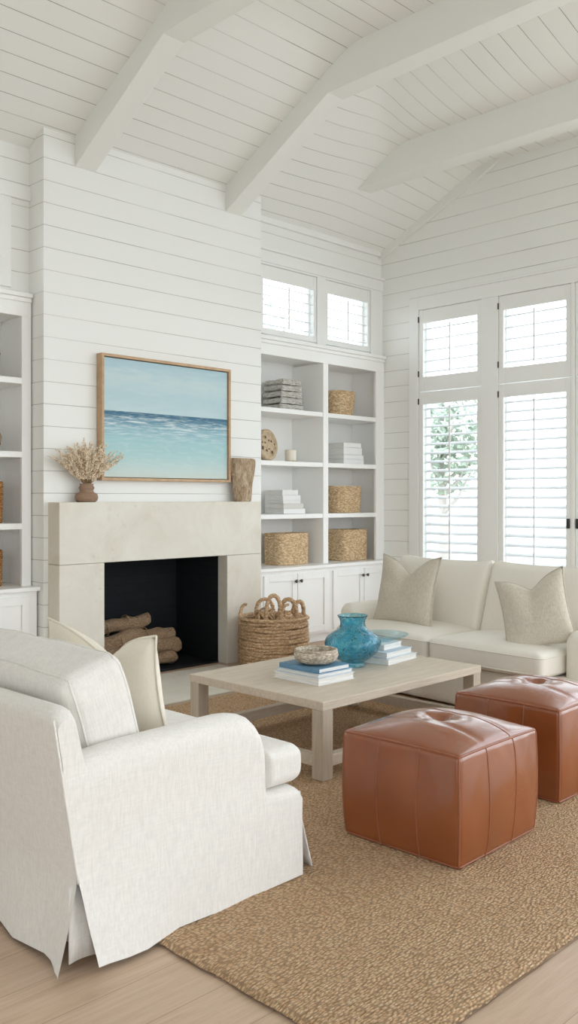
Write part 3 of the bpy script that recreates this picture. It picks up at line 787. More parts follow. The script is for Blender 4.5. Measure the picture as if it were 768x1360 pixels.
# knitted throws stack on the top left shelf
G = 'folded grey knits on the top shelf'
z = 2.287
for i in range(5):
    h = .052
    th = thing('folded_throw', (6.37, 6.42, z), ['lowest', 'second lowest', 'middle', 'second highest', 'topmost'][i] + ' folded grey knitted throw of the stack on the top shelf', 'throw', G)
    hx, hy = .155 - .008 * i + rnd.uniform(-.01, .01), .135
    def df(q, p, i=i):
        q = q.copy(); q.z += .004 * sin(q.x * 60 + i) + wob((q.x, q.y, i), 14, .006)
        q.x += wob((q.z * 5, q.y, i), 9, .012) * (abs(p[0]) > .9); q.y += wob((q.x, q.z * 3, i + 4), 20, .010) * (abs(p[1]) > .9)
        return q
    rbox(hx, hy, h / 2 - .0005, .022, 14, df, center=(0, 0, h / 2 + .007)).build('knit_fold', M['knit'], th, smooth=True, world=False, weld=True)
    # rolled fold ridge on the front edge
    fr = MB()
    for zz in (.012, .032, .05):
        fr.tube([(-hx + 2 * hx * s_ / 24, -hy + .004 + wob((s_ * .4, zz * 50, i), 1, .006), zz + wob((s_ * .5, zz * 30, i), 1, .008)) for s_ in range(25)], .0085, 7)
    fr.build('fringe_edge', M['knit'], th, smooth=True, world=False)
    z += h + .010

# carved disc and candle
th = thing('carved_wood_disc', (6.12, 6.38, 1.783), 'round carved pale wood disc leaning on the shelf beside the candle', 'ornament')
d_, r0 = MB(), MB()
R_ = .155
def disc_pt(r, a, y):
    k_ = 1 + .05 * noise.noise(Vector((cos(a) * 1.2, sin(a) * 1.2, 3))); return (r * k_ * cos(a) * .98, y, R_ + .004 + r * k_ * sin(a))
rings = [[disc_pt(r, 2 * pi * j / 48, y + (wob((cos(2 * pi * j / 48) * r * 30, sin(2 * pi * j / 48) * r * 30, 1), 1, .012) if 0 < r < .12 else 0)) for j in range(48)] for r, y in
         ((.001, .02), (.001, -.032), (.03, -.035), (.06, -.028), (.085, -.03), (.105, -.02), (.118, -.022), (.126, -.04), (.140, -.044), (.152, -.036), (.155, -.02), (.155, .02), (.14, .028), (.001, .028))][1:]
d_.loft(rings, True, True, True).build('disc', M['carved'], th, smooth=True, world=False)
hm = mat('hollow_shade_tone', (.16, .10, .06), .9)  # raised dots on the disc, shade of carved hollows put into their colour
for (a_, rr, s_) in ((3.5, .085, .016), (4.3, .06, .012), (5.4, .09, .013), (.6, .07, .011), (1.9, .08, .012), (2.6, .045, .010), (5.0, .04, .009), (2.9, .09, .009), (.1, .1, .008), (1.2, .05, .010)):
    r0 = MB().lathe([(s_ * .3, 0), (s_, .001), (s_ * .8, .004), (s_ * .3, .005)], 0, 0, 12, fn=lambda a, z, r: 1 + .25 * sin(2 * a + rr * 50))
    for v in r0.bm.verts:
        x_, y_, z_ = v.co; v.co = Vector((rr * cos(a_) + x_, -.034 - z_, R_ + rr * sin(a_) + y_))
    r0.build('painted_hollow', hm, th, smooth=True, world=False)
th.rotation_euler = (-.12, 0, .12)
th = thing('pillar_candle', (6.40, 6.33, 1.782), 'short cream candle beside the carved disc', 'candle')
MB().lathe([(.001, 0), (.068, 0), (.07, .006), (.07, .008)]).build('candle_dish', M['drift'], th, smooth=True, world=False)
MB().lathe([(.001, .009), (.054, .009), (.056, .014), (.056, .115), (.052, .12), (.046, .117), (.001, .112)]).build('wax_body', M['wax'], th, smooth=True, world=False)
MB().tube([(0, 0, .11), (0, 0, .125)], .002, 6).build('wick', M['black'], th, world=False)

# ------------------------------------------------------------------ rope basket beside the fireplace
th = thing('rope_basket', (5.36, 5.50, 0), 'large coiled jute rope basket on the floor between the fireplace and cabinets', 'basket')
bk = MB(); nc = 17; H = .41
for i in range(nc):
    z = .013 + i * (H - .02) / (nc - 1); u = i / (nc - 1)
    r = .262 + .028 * sin(pi * (.25 + .62 * u)) ; ph = rnd.uniform(0, 6)
    bk.tube([((r + .004 * sin(5 * a + ph)) * cos(a), (r + .004 * sin(5 * a + ph)) * sin(a), z + .005 * sin(2 * a + ph) + .0025 * sin(9 * a + ph)) for a in [2 * pi * j / 72 for j in range(72)]], .0148, 8, closed=True)
bk.lathe([(.001, .004), (.25, .004), (.25, .012), (.001, .012)])
bk.build('coiled_wall', M['rope'], th, smooth=True, world=False)
MB().lathe([(.30 - .03, H - .012), (.298, H - .004), (.302, H + .010), (.29, H + .020), (.27, H + .018), (.262, H + .006)], cap=False, fn=lambda a, z, r: 1 + .008 * sin(40 * a)).build('rolled_rim', M['rope'], th, smooth=True, world=False)
G = 'rope loops sticking out of the basket'
def loop_handle(cx, cy, w_, h_, az, tilt, r, label, broken=False):
    t2 = thing('rope_loop', (5.36 + cx, 5.50 + cy, .38), label, 'rope loop', G)
    pts = []
    for j in range(25):
        a = pi * j / 24 if not broken else pi * .55 * j / 24
        x_ = -cos(a) * w_ / 2 * (1 + .25 * sin(a)); z_ = max(0, sin(a)) ** .8 * h_ * 1.25
        y_ = tilt * z_
        pts.append((x_ * cos(az) - y_ * sin(az), x_ * sin(az) + y_ * cos(az), z_ - .015))
    MB().tube(pts, [r * (1 + .12 * sin(j * 2.1)) for j in range(25)], 9).build('twisted_rope', M['rope'], t2, smooth=True, world=False)
loop_handle(-.13, -.13, .12, .20, -.75, .12, .018, 'tall narrow rope loop at the left of the basket')
loop_handle(.07, -.10, .14, .165, -.70, -.1, .019, 'wide rope loop at the middle of the basket')
loop_handle(.03, .14, .15, .15, -.6, .12, .016, 'rope loop at the back of the basket')
loop_handle(.22, -.06, .10, .14, -.4, -.25, .018, 'rope loop leaning out at the right of the basket')
loop_handle(-.03, -.17, .10, .14, -.2, -.15, .012, 'thin rope curl in front of the left loop', True)
loop_handle(-.235, .10, .09, .13, -.8, .35, .014, 'rope end sticking out at the left rim', True)
bl = thing('woven_balls', (5.36, 5.50, .34), 'woven rope balls filling the basket up to its rim', 'woven balls')
for i, (x_, y_, r_, z_) in enumerate([(-.12, -.02, .085, .05), (.02, -.12, .08, .05), (.13, .0, .085, .05), (.0, .1, .09, .06), (-.05, -.2 + .06, .05, .05), (.17, -.12, .06, .04)]):
    q = MB(); 
    for t_ in range(9):
        n_ = Vector((rnd.uniform(-1, 1), rnd.uniform(-1, 1), rnd.uniform(-1, 1))).normalized(); a = n_.orthogonal().normalized(); b_ = n_.cross(a)
        q.tube([Vector((x_, y_, z_)) + (a * cos(2 * pi * j / 28) + b_ * sin(2 * pi * j / 28)) * (r_ - .006) for j in range(28)], .010, 6, closed=True)
    q.build('woven_ball', M['rope'], bl, smooth=True, world=False)

# ------------------------------------------------------------------ rug
def rugd(q, p):
    q = q.copy()
    if abs(p[0]) > .985: q.x += wob((q.x, q.y, 0), 9, .018)
    if abs(p[1]) > .985: q.y += wob((q.x, q.y, 3), 9, .018)
    return q
RX0, RX1, RY0, RY1 = 1.75, 6.2, 1.40, 4.90
rg = MB(); NX, NY = 220, 180
def rp(i, j, z):
    x = RX0 + (RX1 - RX0) * i / NX; y = RY0 + (RY1 - RY0) * j / NY
    if i in (0, NX): x += wob((y * 9, 1, i), 1.3, .010) + .004 * sin(y * 160)
    if j in (0, NY): y += wob((x * 9, 2, j), 1.3, .010) + .004 * sin(x * 160)
    return (x, y, z)
top = []
for i in range(NX + 1):
    col = []
    for j in range(NY + 1):
        e = min(i, NX - i, j, NY - j); zt = .020 if e > 1 else (.018 if e == 1 else .009)
        x, y, z_ = rp(i, j, zt); col.append((x, y, z_ + wob((x, y, 0), 30, .0015)))
    top.append(col)
rg.loft(top, closed=False)
rg.box(RX0 + .01, RX1 - .01, RY0 + .01, RY1 - .01, .0015, .010)
rug = rg.build('area_rug', M['rug'], smooth=True)
tag(rug, 'large braided natural jute rug under the table and leather cubes', 'rug')
WLrug = None
RZ = .0215

# ------------------------------------------------------------------ coffee table
tb = thing('coffee_table', (3.99, 3.55, RZ), 'square-legged whitewashed oak coffee table in front of the cream sofa', 'coffee table')
tx0, tx1, ty0, ty1 = 3.29, 4.70, 3.03, 4.07; TZ = .415
def tdf(q, p): return q
pl = MB(); nb = 1
pl.box(tx0, tx1, ty0, ty1, TZ - .045, TZ)
pl.build('tabletop', M['table'], tb, bevel=.004)
L_ = .075
for (a, b_) in ((tx0 + .003, ty0 + .003), (tx1 - L_ - .003, ty0 + .003), (tx0 + .003, ty1 - L_ - .003), (tx1 - L_ - .003, ty1 - L_ - .003)):
    MB().box(a, a + L_, b_, b_ + L_, RZ, TZ - .045).build('leg', M['table_leg'], tb, bevel=.003)
s0, s1 = RZ + .06, RZ + .118
e0, e1 = tx0 + .003 + L_, tx1 - .003 - L_
MB().box(e0, e1, ty0 + .012, ty0 + .062, s0, s1).build('stretcher', M['table'], tb, bevel=.003)
MB().box(e0, e1, ty1 - .062, ty1 - .012, s0, s1).build('stretcher', M['table'], tb, bevel=.003)
MB().box(tx0 + .012, tx0 + .062, ty0 + .003 + L_, ty1 - .003 - L_, s0, s1).build('stretcher', M['table'], tb, bevel=.003)
MB().box(tx1 - .062, tx1 - .012, ty0 + .003 + L_, ty1 - .003 - L_, s0, s1).build('stretcher', M['table'], tb, bevel=.003)

G = 'books stacked under the woven bowl'
book(3.555, 3.85, 3.305, 3.65, TZ + .0005, .038, M['bk_white'], 'thick white book at the bottom of the stack under the woven bowl', G, spine='none')
book(3.562, 3.845, 3.312, 3.64, TZ + .039, .020, M['bk_pale'], 'thin pale book between the blue and the white ones under the woven bowl', G, spine='none')
book(3.580, 3.835, 3.325, 3.63, TZ + .0595, .026, M['bk_blue'], 'dusty blue book directly under the woven bowl', G, spine='x0')
wb = thing('woven_bowl', (3.70, 3.46, TZ + .0865), 'shallow grey-brown woven bowl on the blue book', 'bowl')
pr = [(.001, .0), (.07, .0), (.10, .010), (.118, .028), (.124, .048), (.121, .066), (.112, .076), (.102, .070), (.106, .05), (.09, .02), (.001, .014)]
MB().lathe(pr, seg=96, fn=lambda a, z, r: 1 + .012 * sin(30 * a + z * 300)).build('bowl_wall', M['greystraw'], wb, smooth=True, world=False)
MB().tube([(.113 * cos(a), .113 * sin(a), .074) for a in [2 * pi * j / 60 for j in range(60)]], .008, 7, closed=True).build('rim', M['greystraw'], wb, smooth=True, world=False)

# blue vase
vs = thing('glass_vase', (4.13, 3.56, TZ), 'large round-bellied turquoise blue glass vase on the coffee table', 'vase')
po = [(.001, .001), (.070, .001), (.076, .006), (.074, .014), (.066, .022), (.075, .032), (.115, .055), (.150, .085), (.170, .12), (.172, .145), (.162, .172), (.140, .195), (.108, .212), (.086, .224), (.076, .24), (.074, .262), (.080, .284), (.092, .300), (.094, .306)]
pi_ = [(.088, .307), (.084, .300), (.073, .284), (.068, .262), (.070, .24), (.080, .222), (.103, .207), (.134, .190), (.156, .168), (.166, .144), (.164, .12), (.145, .088), (.110, .060), (.070, .038), (.001, .030)]
def vfn(a, z, r): return 1 + .03 * cos(a - 1.2) * exp(-((z - .14) / .07) ** 2) + .018 * sin(3 * a + 1 + z * 20) * (z > .02) + (.02 * sin(2 * a) if z > .28 else 0)
def dens(p):
    o_ = []
    for (r0_, z0_), (r1_, z1_) in zip(p[:-1], p[1:]):
        for s_ in range(3): o_.append((r0_ + (r1_ - r0_) * s_ / 3, z0_ + (z1_ - z0_) * s_ / 3))
    return o_ + [p[-1]]
o = MB().lathe(po + pi_, seg=72, fn=vfn).build('vase_body', M['blueglass'], vs, smooth=True, world=False)
s_ = o.modifiers.new('sub', 'SUBSURF'); s_.levels = 1; s_.render_levels = 1

G = 'books stacked right of the blue vase'
A = .12
def bk2(cx, cy, hx, hy, z, h, cov, lab, spine='none'):
    return book(cx - hx, cx + hx, cy - hy, cy + hy, z, h, cov, lab, G, rz=A, spine=spine)
bk2(4.445, 3.575, .172, .14, TZ + .0005, .034, M['bk_white'], 'wide white book at the bottom of the stack right of the vase')
bk2(4.44, 3.58, .150, .125, TZ + .035, .036, M['bk_pale'], 'pale blue-white book in the middle of the stack right of the vase')
bk2(4.455, 3.60, .105, .085, TZ + .0715, .034, M['bk_white'], 'small white book under the glass dish right of the vase')
gd = thing('glass_dish', (4.475, 3.61, TZ + .106), 'wide shallow clear aqua glass dish on top of the right book stack', 'dish')
MB().lathe([(.001, 0), (.05, 0), (.055, .004), (.10, .016), (.145, .034), (.158, .042), (.162, .047), (.157, .050), (.143, .040), (.098, .022), (.05, .010), (.001, .009)], seg=64, fn=lambda a, z, r: 1 + .02 * sin(5 * a)).build('dish_glass', M['clearglass'], gd, smooth=True, world=False)

# ------------------------------------------------------------------ leather cubes
def ottoman(loc, rz, label):
    th = thing('leather_ottoman', loc, label, 'ottoman', 'tan leather cube ottomans', rz)
    hx, hy, hz, r = .295, .285, .215, .020
    f = rmap(hx, hy, hz, r)
    def deform(q, p):
        q = q.copy(); u, v, w_ = q.x / hx, q.y / hy, q.z / hz
        b = (1 - w_ * w_)
        if abs(p[0]) > .999 or abs(p[1]) > .999 or True:
            q.x += (1 if u > 0 else -1) * abs(u) ** 3 * .012 * b * (1 - .5 * v * v)
            q.y += (1 if v > 0 else -1) * abs(v) ** 3 * .012 * b * (1 - .5 * u * u)
        if w_ > 0:
            k_ = w_ ** 3; dome = .070 * ((1 - u * u) * (1 - v * v)) ** .8 if abs(u) < 1 and abs(v) < 1 else 0
            rr = math.hypot(q.x, q.y); an = math.atan2(q.y, q.x)
            tuft = .060 * exp(-(rr / .05) ** 1.2)
            wr = .0025 * sin(6 * an + 1) * exp(-((rr - .07) / .045) ** 2)
            q.z += k_ * (dome - tuft + wr)
            q.z += k_ * -.006 * (exp(-((u - .33) / .03) ** 2) + exp(-((u + .33) / .03) ** 2)) * (1 - abs(v) ** 6)
        if w_ < 0:
            q.x *= 1 - .02 * w_ * w_; q.y *= 1 - .02 * w_ * w_
        side = max(abs(p[0]), abs(p[1])) > .999 and abs(p[2]) < .999
        if side:
            crease = .006 * noise.noise(Vector((q.x * 9, q.y * 9, q.z * 3.5 + rz * 7))) + .004 * sin((q.x + q.y) * 55 + 3 * noise.noise(Vector((q.x * 5, q.y * 5, q.z * 5)))) * max(0, w_ - .35)
            if abs(p[0]) > .999: q.x += crease * (1 if p[0] > 0 else -1) * (1 - w_ ** 6)
            else: q.y += crease * (1 if p[1] > 0 else -1) * (1 - w_ ** 6)
        return q
    def sf(p, out=.0):
        q = deform(f(p), p); return q + Vector((0, 0, hz))
    rbox(hx, hy, hz, r, 44, lambda q, p: deform(q, p) + Vector((0, 0, hz))).build('leather_cover', M['leather'], th, smooth=True, world=False, weld=True)
    # piped seams along the cube edges
    R = range(41); T = [-1 + 2 * i / 40 for i in R]
    pp = MB()
    def shrink(p): return p
    loop = [sf((t, -1, 1)) for t in T[:-1]] + [sf((1, t, 1)) for t in T[:-1]] + [sf((-t, 1, 1)) for t in T[:-1]] + [sf((-1, -t, 1)) for t in T[:-1]]
    pp.tube(loop, .0052, 7, closed=True)
    loop = [sf((t, -1, -1)) for t in T[:-1]] + [sf((1, t, -1)) for t in T[:-1]] + [sf((-t, 1, -1)) for t in T[:-1]] + [sf((-1, -t, -1)) for t in T[:-1]]
    pp.tube(loop, .005, 7, closed=True)
    for sx_ in (-1, 1):
        for sy_ in (-1, 1): pp.tube([sf((sx_, sy_, t)) for t in T], .0050, 7)
    pp.build('piping', M['leather_seam'], th, smooth=True, world=False)
    def seam(pts, r): MB().tube(pts, r, 6).build('panel_seam', M['leather_seam'], th, smooth=True, world=False)
    for c in (-.36, .32):
        for s_ in (-1, 1):
            seam([sf((c + .05 * (1 - t * t) * .6, s_, t)) for t in T], .0032)
            seam([sf((s_, c + .05 * (1 - t * t) * .6, t)) for t in T], .0032)
    seam([sf((.30, t, 1)) for t in T], .0028)
    MB().lathe([(.001, .0), (.014, .0), (.018, .005), (.013, .011), (.001, .013)], seg=20).build('tuft_button', M['leather'], th, smooth=True, world=False).location = (0, 0, 2 * hz + .004)
    return th
ottoman((3.152, 2.232, RZ), .02, 'nearer tan leather cube ottoman, fully in view on the jute rug')
ottoman((4.105, 2.325, RZ), .0, 'farther tan leather cube ottoman cut off by the right picture edge')

# ------------------------------------------------------------------ big white armchair (front-left)
AY0, AY1 = 2.345, 3.47
ch = thing('slipcovered_armchair', (1.95, 2.9, 0), 'wide white slipcovered armchair in the left foreground, seen from behind', 'armchair')
def back_x(z):       # seam line where back meets side
    if z >= .274: return 1.472 - (z - .274) * .168
    return 1.472
def interp(tab, x):
    for (a, b_), (c, d) in zip(tab[:-1], tab[1:]):
        if x <= c: return b_ + (d - b_) * (x - a) / (c - a)
    return tab[-1][1]
def arm(y_out, s, name):
    """s=+1: inner side toward +y"""
    stations = [(1.49, .640), (1.53, .650), (1.6, .656), (1.68, .658), (1.75, .660), (1.84, .662), (1.93, .664), (2.0, .666), (2.07, .667), (2.12, .663), (2.16, .653), (2.19, .640), (2.212, .62), (2.23, .592), (2.24, .56),
                (2.244, .50), (2.246, .43), (2.25, .38), (2.262, .362), (2.30, .358), (2.36, .357), (2.40, .354), (2.42, .345), (2.432, .325)]
    rings = []
    th_ = .135
    for i, (x, top_) in enumerate(stations):
        hem = .020 + .004 * sin(x * 14) ; ring = []
        N = 18
        rt = min(.06, th_ / 2) if top_ > .4 else .022
        for k_ in range(N + 1):
            z = hem + (top_ - rt - hem) * k_ / N
            xx = x
            if i == 0:
                xx = back_x(z) + (.05 * (1 - z / .274) ** .9 if z < .274 else 0)
            elif i < 7:
                w0 = back_x(z) + (.05 * (1 - z / .274) ** .9 if z < .274 else 0); t_ = (x - 1.49) / (1.93 - 1.49); xx = w0 + (1.93 - w0) * t_
            fl = max(0, 1 - z / .40)
            y = y_out - s * (fl ** 1.5 * (.050 * max(0, 1 - (xx - 1.5) / .55) + .004) + fl * .010 * sin(xx * 19 + 1) * (.4 + .6 * (xx < 2.0)))
            y -= s * wob((xx * 3, z * 5, 1), 1.2, .007)
            # puckers around the pleat
            y -= s * .006 * sin((xx - 1.5) * 60 - z * 9) * exp(-((xx - 1.56) / .06) ** 2) * exp(-((z - .18) / .12) ** 2)
            ring.append((xx, y, z))
        for k_ in range(1, 10):
            a = pi * k_ / 10
            yy = y_out + s * (th_ / 2 - cos(a) * th_ / 2)
            ring.append((x + ((back_x(.6) - 1.49) * (1 - k_ / 10) + .07 * k_ / 10 if i == 0 else (.04 * k_ / 10 if i < 3 else 0)), yy, top_ - rt + rt * sin(a)))
        for k_ in range(5):
            ring.append((x + (.07 if i == 0 else (.04 if i < 3 else 0)), y_out + s * th_, (top_ - rt) + (.30 - top_ + rt) * k_ / 4 if top_ > .4 else top_ - rt - .01 * k_))
        rings.append(ring)
    m_ = MB().loft(rings, closed=False, cap0=False, cap1=False)
    # close the front end of the base
    m_.box(2.30, 2.428, min(y_out + s * .004, y_out + s * th_), max(y_out + s * .004, y_out + s * th_), .04, .33)
    return m_.build(name, M['linen'], ch, smooth=True)
arm(AY0, 1, 'arm'); arm(AY1, -1, 'arm')
# back
rings = []
ys = [AY0 + .0, AY0 + .004, AY0 + .014, AY0 + .032, AY0 + .06, AY0 + .10, 2.5, 2.58, 2.68, 2.8, 2.95, 3.1, 3.2, 3.3, 3.38, AY1 - .05, AY1 - .02, AY1 - .006, AY1]
for y in ys:
    e = min(y - AY0, AY1 - y); inset = .030 * max(0, 1 - e / .05) ** 2
    d0 = y - AY0; ring = []; topz = .803 - inset * 1.1; th_ = .085 - inset * .6
    hem = .018 + .006 * sin(y * 11)
    for k_ in range(21):
        z = hem + (topz - .04 - hem) * k_ / 20; x = back_x(z)
        fl = max(0, 1 - z / .30)
        cor = exp(-d0 / .16)
        x -= fl ** 1.2 * (.062 * cor + .012) + fl * .012 * sin(y * 17)
        x += wob((y * 3, z * 4, 9), 1.1, .006)
        yy = y - (.012 * fl ** 1.3 if d0 < .02 else 0)
        ring.append((x + (inset * .25 if z > .6 else 0), yy, z))
    xt = back_x(topz - .04) + inset * .25
    for k_ in range(1, 9):
        a = pi * k_ / 9; ring.append((xt + th_ / 2 - cos(a) * th_ / 2, y, topz - .04 + .04 * sin(a)))
    for k_ in range(1, 7): ring.append((xt + th_ + .018 * k_ , y, topz - .04 - (topz - .04 - .30) * k_ / 6))
    rings.append(ring)
bkm = MB().loft(rings, closed=False)
# end caps (side of the wing) as strips
for y, r_ in ((ys[0], rings[0]), (ys[-1], rings[-1])):
    n = len(r_); i, j = 0, n - 1; i = 8
    V = [bkm.bm.verts.new(p) for p in r_[8:]]
    a, b_ = 0, len(V) - 1
    while b_ - a >= 2:
        if (b_ - a) % 2 == 0: f_ = (V[a], V[a + 1], V[b_]); a += 1
        else: f_ = (V[a], V[b_ - 1], V[b_]); b_ -= 1
        try: bkm.bm.faces.new(f_)
        except ValueError: pass
bkm.build('backrest', M['linen'], ch, smooth=True, weld=False)
# seam piping at the back corner + pleat
MB().tube([(back_x(z) , AY0 - .003, z) for z in [.274 + (.775 - .274) * i / 16 for i in range(17)]], .0042, 6).build('piping', M['linen'], ch, smooth=True)
MB().loft([[(1.452 + .085 * u, AY0 + .018 + .008 * sin(u * 3), z) for z in (.035, .1, .18, .262)] for u in (0, .3, .55, .8, 1.1)], closed=False).build('kick_pleat', M['linen'], ch, smooth=True, solid=.004)
# base + front skirt
rbox(.46, (AY1 - AY0) / 2 - .03, .155, .03, 12, center=(1.955, (AY0 + AY1) / 2, .20)).build('seat_base', M['linen'], ch, smooth=True, weld=True)
rings = []
for i in range(31):
    y = AY0 + .035 + (AY1 - AY0 - .07) * i / 30; ring = []
    for k_ in range(9):
        z = .325 - (.325 - .022) * k_ / 8; fl = 1 - z / .33
        ring.append((2.436 + .085 * fl ** 1.1 + .010 * fl * sin(y * 21), y - .012 * fl * (i == 0), z))
    rings.append(ring)
MB().loft(rings, closed=False).build('front_skirt', M['linen'], ch, smooth=True, solid=.005)
def soft(u): return max(0, 1 - u * u)
# seat cushion: T shaped, ears in front of the arms
def scd(q, p):
    q = q.copy(); q.z += .016 * soft(p[0]) * soft(p[1]) * (1 if p[2] > 0 else -.3)
    if q.x < .27:                       # narrow between arms
        q.y *= .81 + .19 * max(0, min(1, (q.x - .24) / .03))
    q.x += .010 * soft(p[2]) * (1 if p[0] > 0 else 0)
    return q
sh = (AY1 - AY0) / 2
mbq = MB(); f = rmap(.455, sh - .012, .072, .045)
# build with dense grid along x for the step
rings = []
for g in cube_pts(44):
    mbq.loft([[scd(f(p), p) + Vector((2.0, (AY0 + AY1) / 2, .432)) for p in row] for row in g], closed=False)
sc = mbq.build('seat_cushion', M['linen'], ch, smooth=True, weld=True)
def pipe_loop(hx, hy, z, deform, cen, r, parent, mt, R=.045):
    pts = []
    for i in range(160):
        t = i / 160 * 4; s_ = int(t); u = -1 + 2 * (t - s_)
        p = [(u, -1), (1, u), (-u, 1), (-1, -u)][s_]
        f = rmap(hx, hy, .5, R); q = f((p[0], p[1], 0)); q.z = z
        pts.append(deform(q, (p[0], p[1], 1)) + Vector(cen))
    return MB().tube(pts, r, 6, closed=True).build('piping', mt, parent, smooth=True)
# back cushion
bc = thing('back_cushion', (1.725, 2.90, .51), 'big white box cushion leaning on the armchair back', 'cushion')
bc.rotation_euler = (0, -.30, 0)
def bcd(q, p):
    q = q.copy(); q.x += (1 if p[0] > 0 else -1) * .035 * soft(p[1] * .95) * soft(p[2] * .95)
    q.z += .012 * soft(p[1]) * p[2] + wob((q.y * 4, q.x * 4, 2), 1, .012); q.y += .01 * soft(p[2]) * (1 if p[1] > 0 else -1) + wob((q.z * 6, q.x * 6, 7), 1, .01) * abs(p[1]); return q
rbox(.112, .425, .195, .045, 26, bcd, center=(0, 0, .20)).build('cushion_cover', M['linen'], bc, smooth=True, world=False, weld=True)
for sx_ in (-1, 1):
    pts = []
    for i in range(160):
        t = i / 160 * 4; s_ = int(t); u = -1 + 2 * (t - s_)
        p = [(u, -1), (1, u), (-u, 1), (-1, -u)][s_]
        f = rmap(.112, .425, .195, .045); q = f((sx_ * .86, p[0], p[1])); pts.append(bcd(q, (sx_, p[0], p[1])) + Vector((0, 0, .20)))
    MB().tube(pts, .0042, 6, closed=True).build('piping', M['linen'], bc, smooth=True, world=False)
pillow('throw_pillow', (2.03, 2.985, .508), (0, -.16, .02), .72, .43, .19, .14, M['ivory'], 'ivory throw pillow with a deep dent in its top on the white armchair', seed=2)

# ------------------------------------------------------------------ sofa by the windows
so = thing('sofa', (5.50, 3.64, RZ), 'cream upholstered two-seat sofa in front of the window wall', 'sofa', rz=-.075)
hw = 1.10; aw = .20
rbox(.44, hw - .02, .14, .03, 10, center=(.04, 0, .15)).build('sofa_base', M['cream'], so, smooth=True, world=False, weld=True)
rings = []
def sarm(side):
    def d(q, p):
        q = q.copy(); q.z += -.012 * p[0] * 0 + .012 * soft(p[1]) * (p[2] > 0)
        q.y += side * .012 * max(0, q.z) ; return q
    return rbox(.375, aw / 2, .275, .07, 20, d, center=(.125, side * (hw - aw / 2), .295)).build('arm', M['cream'], so, smooth=True, world=False, weld=True)
sarm(-1); sarm(1)
rbox(.10, hw - .01, .36, .06, 20, lambda q, p: q + Vector((.10 * (q.z + .36) / .72 - .05, 0, 0)), center=(.43, 0, .40)).build('backrest', M['cream'], so, smooth=True, world=False, weld=True)
cw = (hw - aw) / 2
for s_ in (-1, 1):
    def d(q, p):
        q = q.copy(); q.z += .038 * (soft(p[0]) * soft(p[1])) ** .8 * (1 if p[2] > 0 else 0); q.x -= .012 * soft(p[1]) * (p[0] < 0)
        return q
    cs = rbox(.375, cw - .003, .078, .038, 22, d, center=(-.095, s_ * cw, .375)).build('seat_cushion', M['cream'], so, smooth=True, world=False, weld=True)
    for zz in (.05, -.052):
        pts = []
        for i in range(120):
            t = i / 120 * 4; e_ = int(t); u = -1 + 2 * (t - e_); p = [(u, -1), (1, u), (-u, 1), (-1, -u)][e_]
            f = rmap(.375, cw - .003, .5, .038); q = f((p[0], p[1], 0)); q.z = zz; q = d(q, (p[0], p[1], 0)) ; pts.append(q * 1.0 + Vector((-.095, s_ * cw, .375)))
        MB().tube(pts, .0045, 6, closed=True).build('piping', M['cream'], cs, smooth=True, world=False)
    def e(q, p):
        q = q.copy(); q.x += (1 if p[0] > 0 else -1) * .055 * soft(p[1] * .97) * soft(p[2] * .97)
        q.z += (.022 * abs(p[1]) ** 3 - .004) * max(0, p[2]); q.x += .17 * (q.z + .26) / .52 - .05
        return q
    bcu = rbox(.055, cw - .004, .255, .045, 24, e, center=(.175, s_ * cw, .675)).build('back_cushion', M['cream'], so, smooth=True, world=False, weld=True)
    pts = []
    for i in range(160):
        t = i / 160 * 4; e_ = int(t); u = -1 + 2 * (t - e_); p = [(u, -1), (1, u), (-u, 1), (-1, -u)][e_]
        f = rmap(.055, cw - .004, .255, .045); q = f((-.4, p[0], p[1])); pts.append(e(q, (-1, p[0], p[1])) + Vector((.175, s_ * cw, .675)))
    MB().tube(pts, .0045, 6, closed=True).build('piping', M['cream'], bcu, smooth=True, world=False)
pillow('throw_pillow', (5.36, 4.15, .475), (0, .22, -.12), .60, .535, .15, .13, M['pillow'], 'oatmeal throw pillow at the left end of the cream sofa, its top dented', seed=5)
pillow('throw_pillow', (5.19, 2.90, .470), (-.28, .30, .20), .46, .50, .15, .09, M['pillow'], 'oatmeal throw pillow tilted against the right arm of the cream sofa', seed=8)

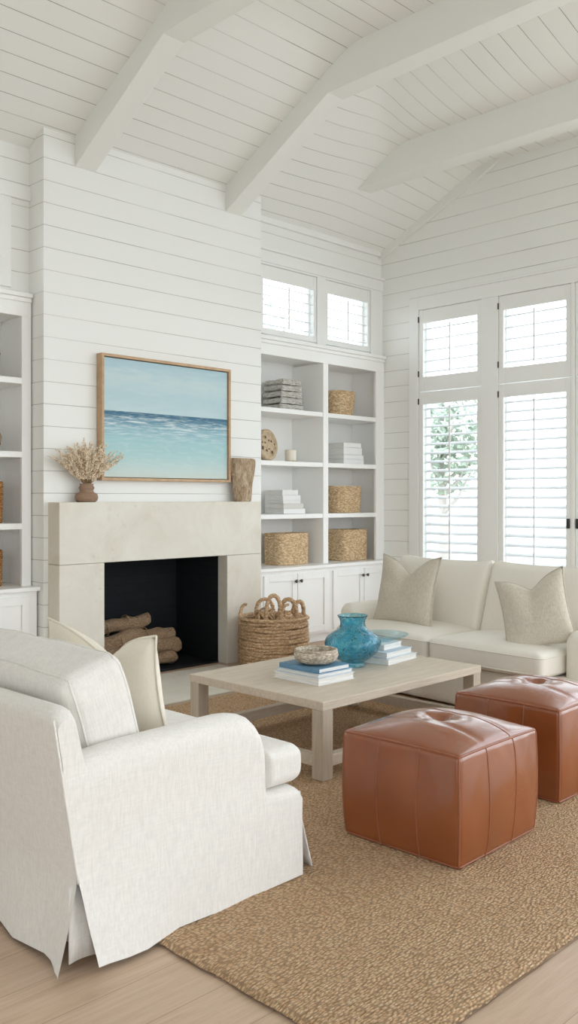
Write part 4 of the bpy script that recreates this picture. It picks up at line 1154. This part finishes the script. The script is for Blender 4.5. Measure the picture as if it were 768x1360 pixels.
# ------------------------------------------------------------------ outdoors
g = MB().box(-40, 90, -60, 70, -.35, -.25).build('ground_outside', M['sand']); struct(g)
g = MB().box(24, 200, -90, 120, -.24, -.22).build('bay_water', M['water']); struct(g)
def tree(loc, h, r, seed, label):
    th = thing('garden_tree', loc, label, 'tree', 'trees outside the windows')
    rn = random.Random(seed)
    tk = MB().tube([(0, 0, 0), (.05, .02, h * .3), (-.03, .05, h * .6), (0, 0, h * .85)], [.12, .09, .06, .03], 8)
    for i in range(7):
        a = rn.uniform(0, 6.28); z = h * rn.uniform(.35, .65); tk.tube([(0, 0, z), (cos(a) * r * .4, sin(a) * r * .4, z + .3), (cos(a) * r * .75, sin(a) * r * .75, z + .8)], [.05, .03, .012], 6)
    tk.build('trunk', M['bark'], th, smooth=True, world=False)
    lf = MB()
    for i in range(1300):
        d = Vector((rn.gauss(0, 1), rn.gauss(0, 1), rn.gauss(0, 1))).normalized() * (rn.random() ** .4) * r
        p = Vector((d.x, d.y, h * .68 + d.z * 1.25)); s_ = rn.uniform(.06, .13)
        a = Vector((rn.uniform(-1, 1), rn.uniform(-1, 1), rn.uniform(-1, 1))).normalized(); b_ = a.orthogonal().normalized()
        v = [lf.bm.verts.new(p + a * s_), lf.bm.verts.new(p + b_ * s_ * .45), lf.bm.verts.new(p - a * s_), lf.bm.verts.new(p - b_ * s_ * .45)]
        lf.bm.faces.new(v)
    lf.build('foliage', M['leaf'], th, world=False)
tree((13.5, 9.5, -.25), 4.0, .8, 1, 'leafy green tree outside, seen through the left window louvers')
tree((14.5, 15.6, -.25), 7.6, 1.3, 2, 'tree outside, seen through the small window next to the corner')

# ------------------------------------------------------------------ light
w = bpy.data.worlds.new('sky'); S.world = w; w.use_nodes = True
nt = w.node_tree; bg = nt.nodes['Background']
tc = nt.nodes.new('ShaderNodeTexCoord'); sp = nt.nodes.new('ShaderNodeSeparateXYZ'); rp_ = nt.nodes.new('ShaderNodeValToRGB')
nt.links.new(tc.outputs['Generated'], sp.inputs[0]); nt.links.new(sp.outputs['Z'], rp_.inputs[0])
rp_.color_ramp.elements[0].position = 0; rp_.color_ramp.elements[0].color = (.905, .957, 1, 1)
rp_.color_ramp.elements[1].position = .8; rp_.color_ramp.elements[1].color = (.78, .89, 1, 1)
nt.links.new(rp_.outputs[0], bg.inputs[0]); bg.inputs[1].default_value = 2.15

def area(name, loc, rot, sx_, sy_, power, col):
    l = bpy.data.lights.new(name, 'AREA'); l.shape = 'RECTANGLE'; l.size = sx_; l.size_y = sy_; l.energy = power; l.color = col
    o = bpy.data.objects.new(name, l); C.objects.link(o); o.location = loc; o.rotation_euler = rot; return o
S.cycles.max_bounces = 14; S.cycles.diffuse_bounces = 8; S.cycles.transparent_max_bounces = 12
# ------------------------------------------------------------------ camera
cd = bpy.data.cameras.new('camera'); cam = bpy.data.objects.new('camera', cd); C.objects.link(cam)
cam.location = (0, 0, 1.42)
yaw = math.atan2(1196, 1205)
cam.rotation_euler = (pi / 2, 0, yaw - pi / 2)
cd.sensor_fit = 'AUTO'; cd.sensor_width = 36; cd.lens = 1205 / 1360 * 36
cd.shift_y = -18 / 1360; cd.clip_start = .05; cd.clip_end = 500
S.camera = cam
S.view_settings.view_transform = 'Standard'; S.view_settings.look = 'None'; S.view_settings.gamma = 1
S.view_settings.use_curve_mapping = False; S.view_settings.exposure = 0.90
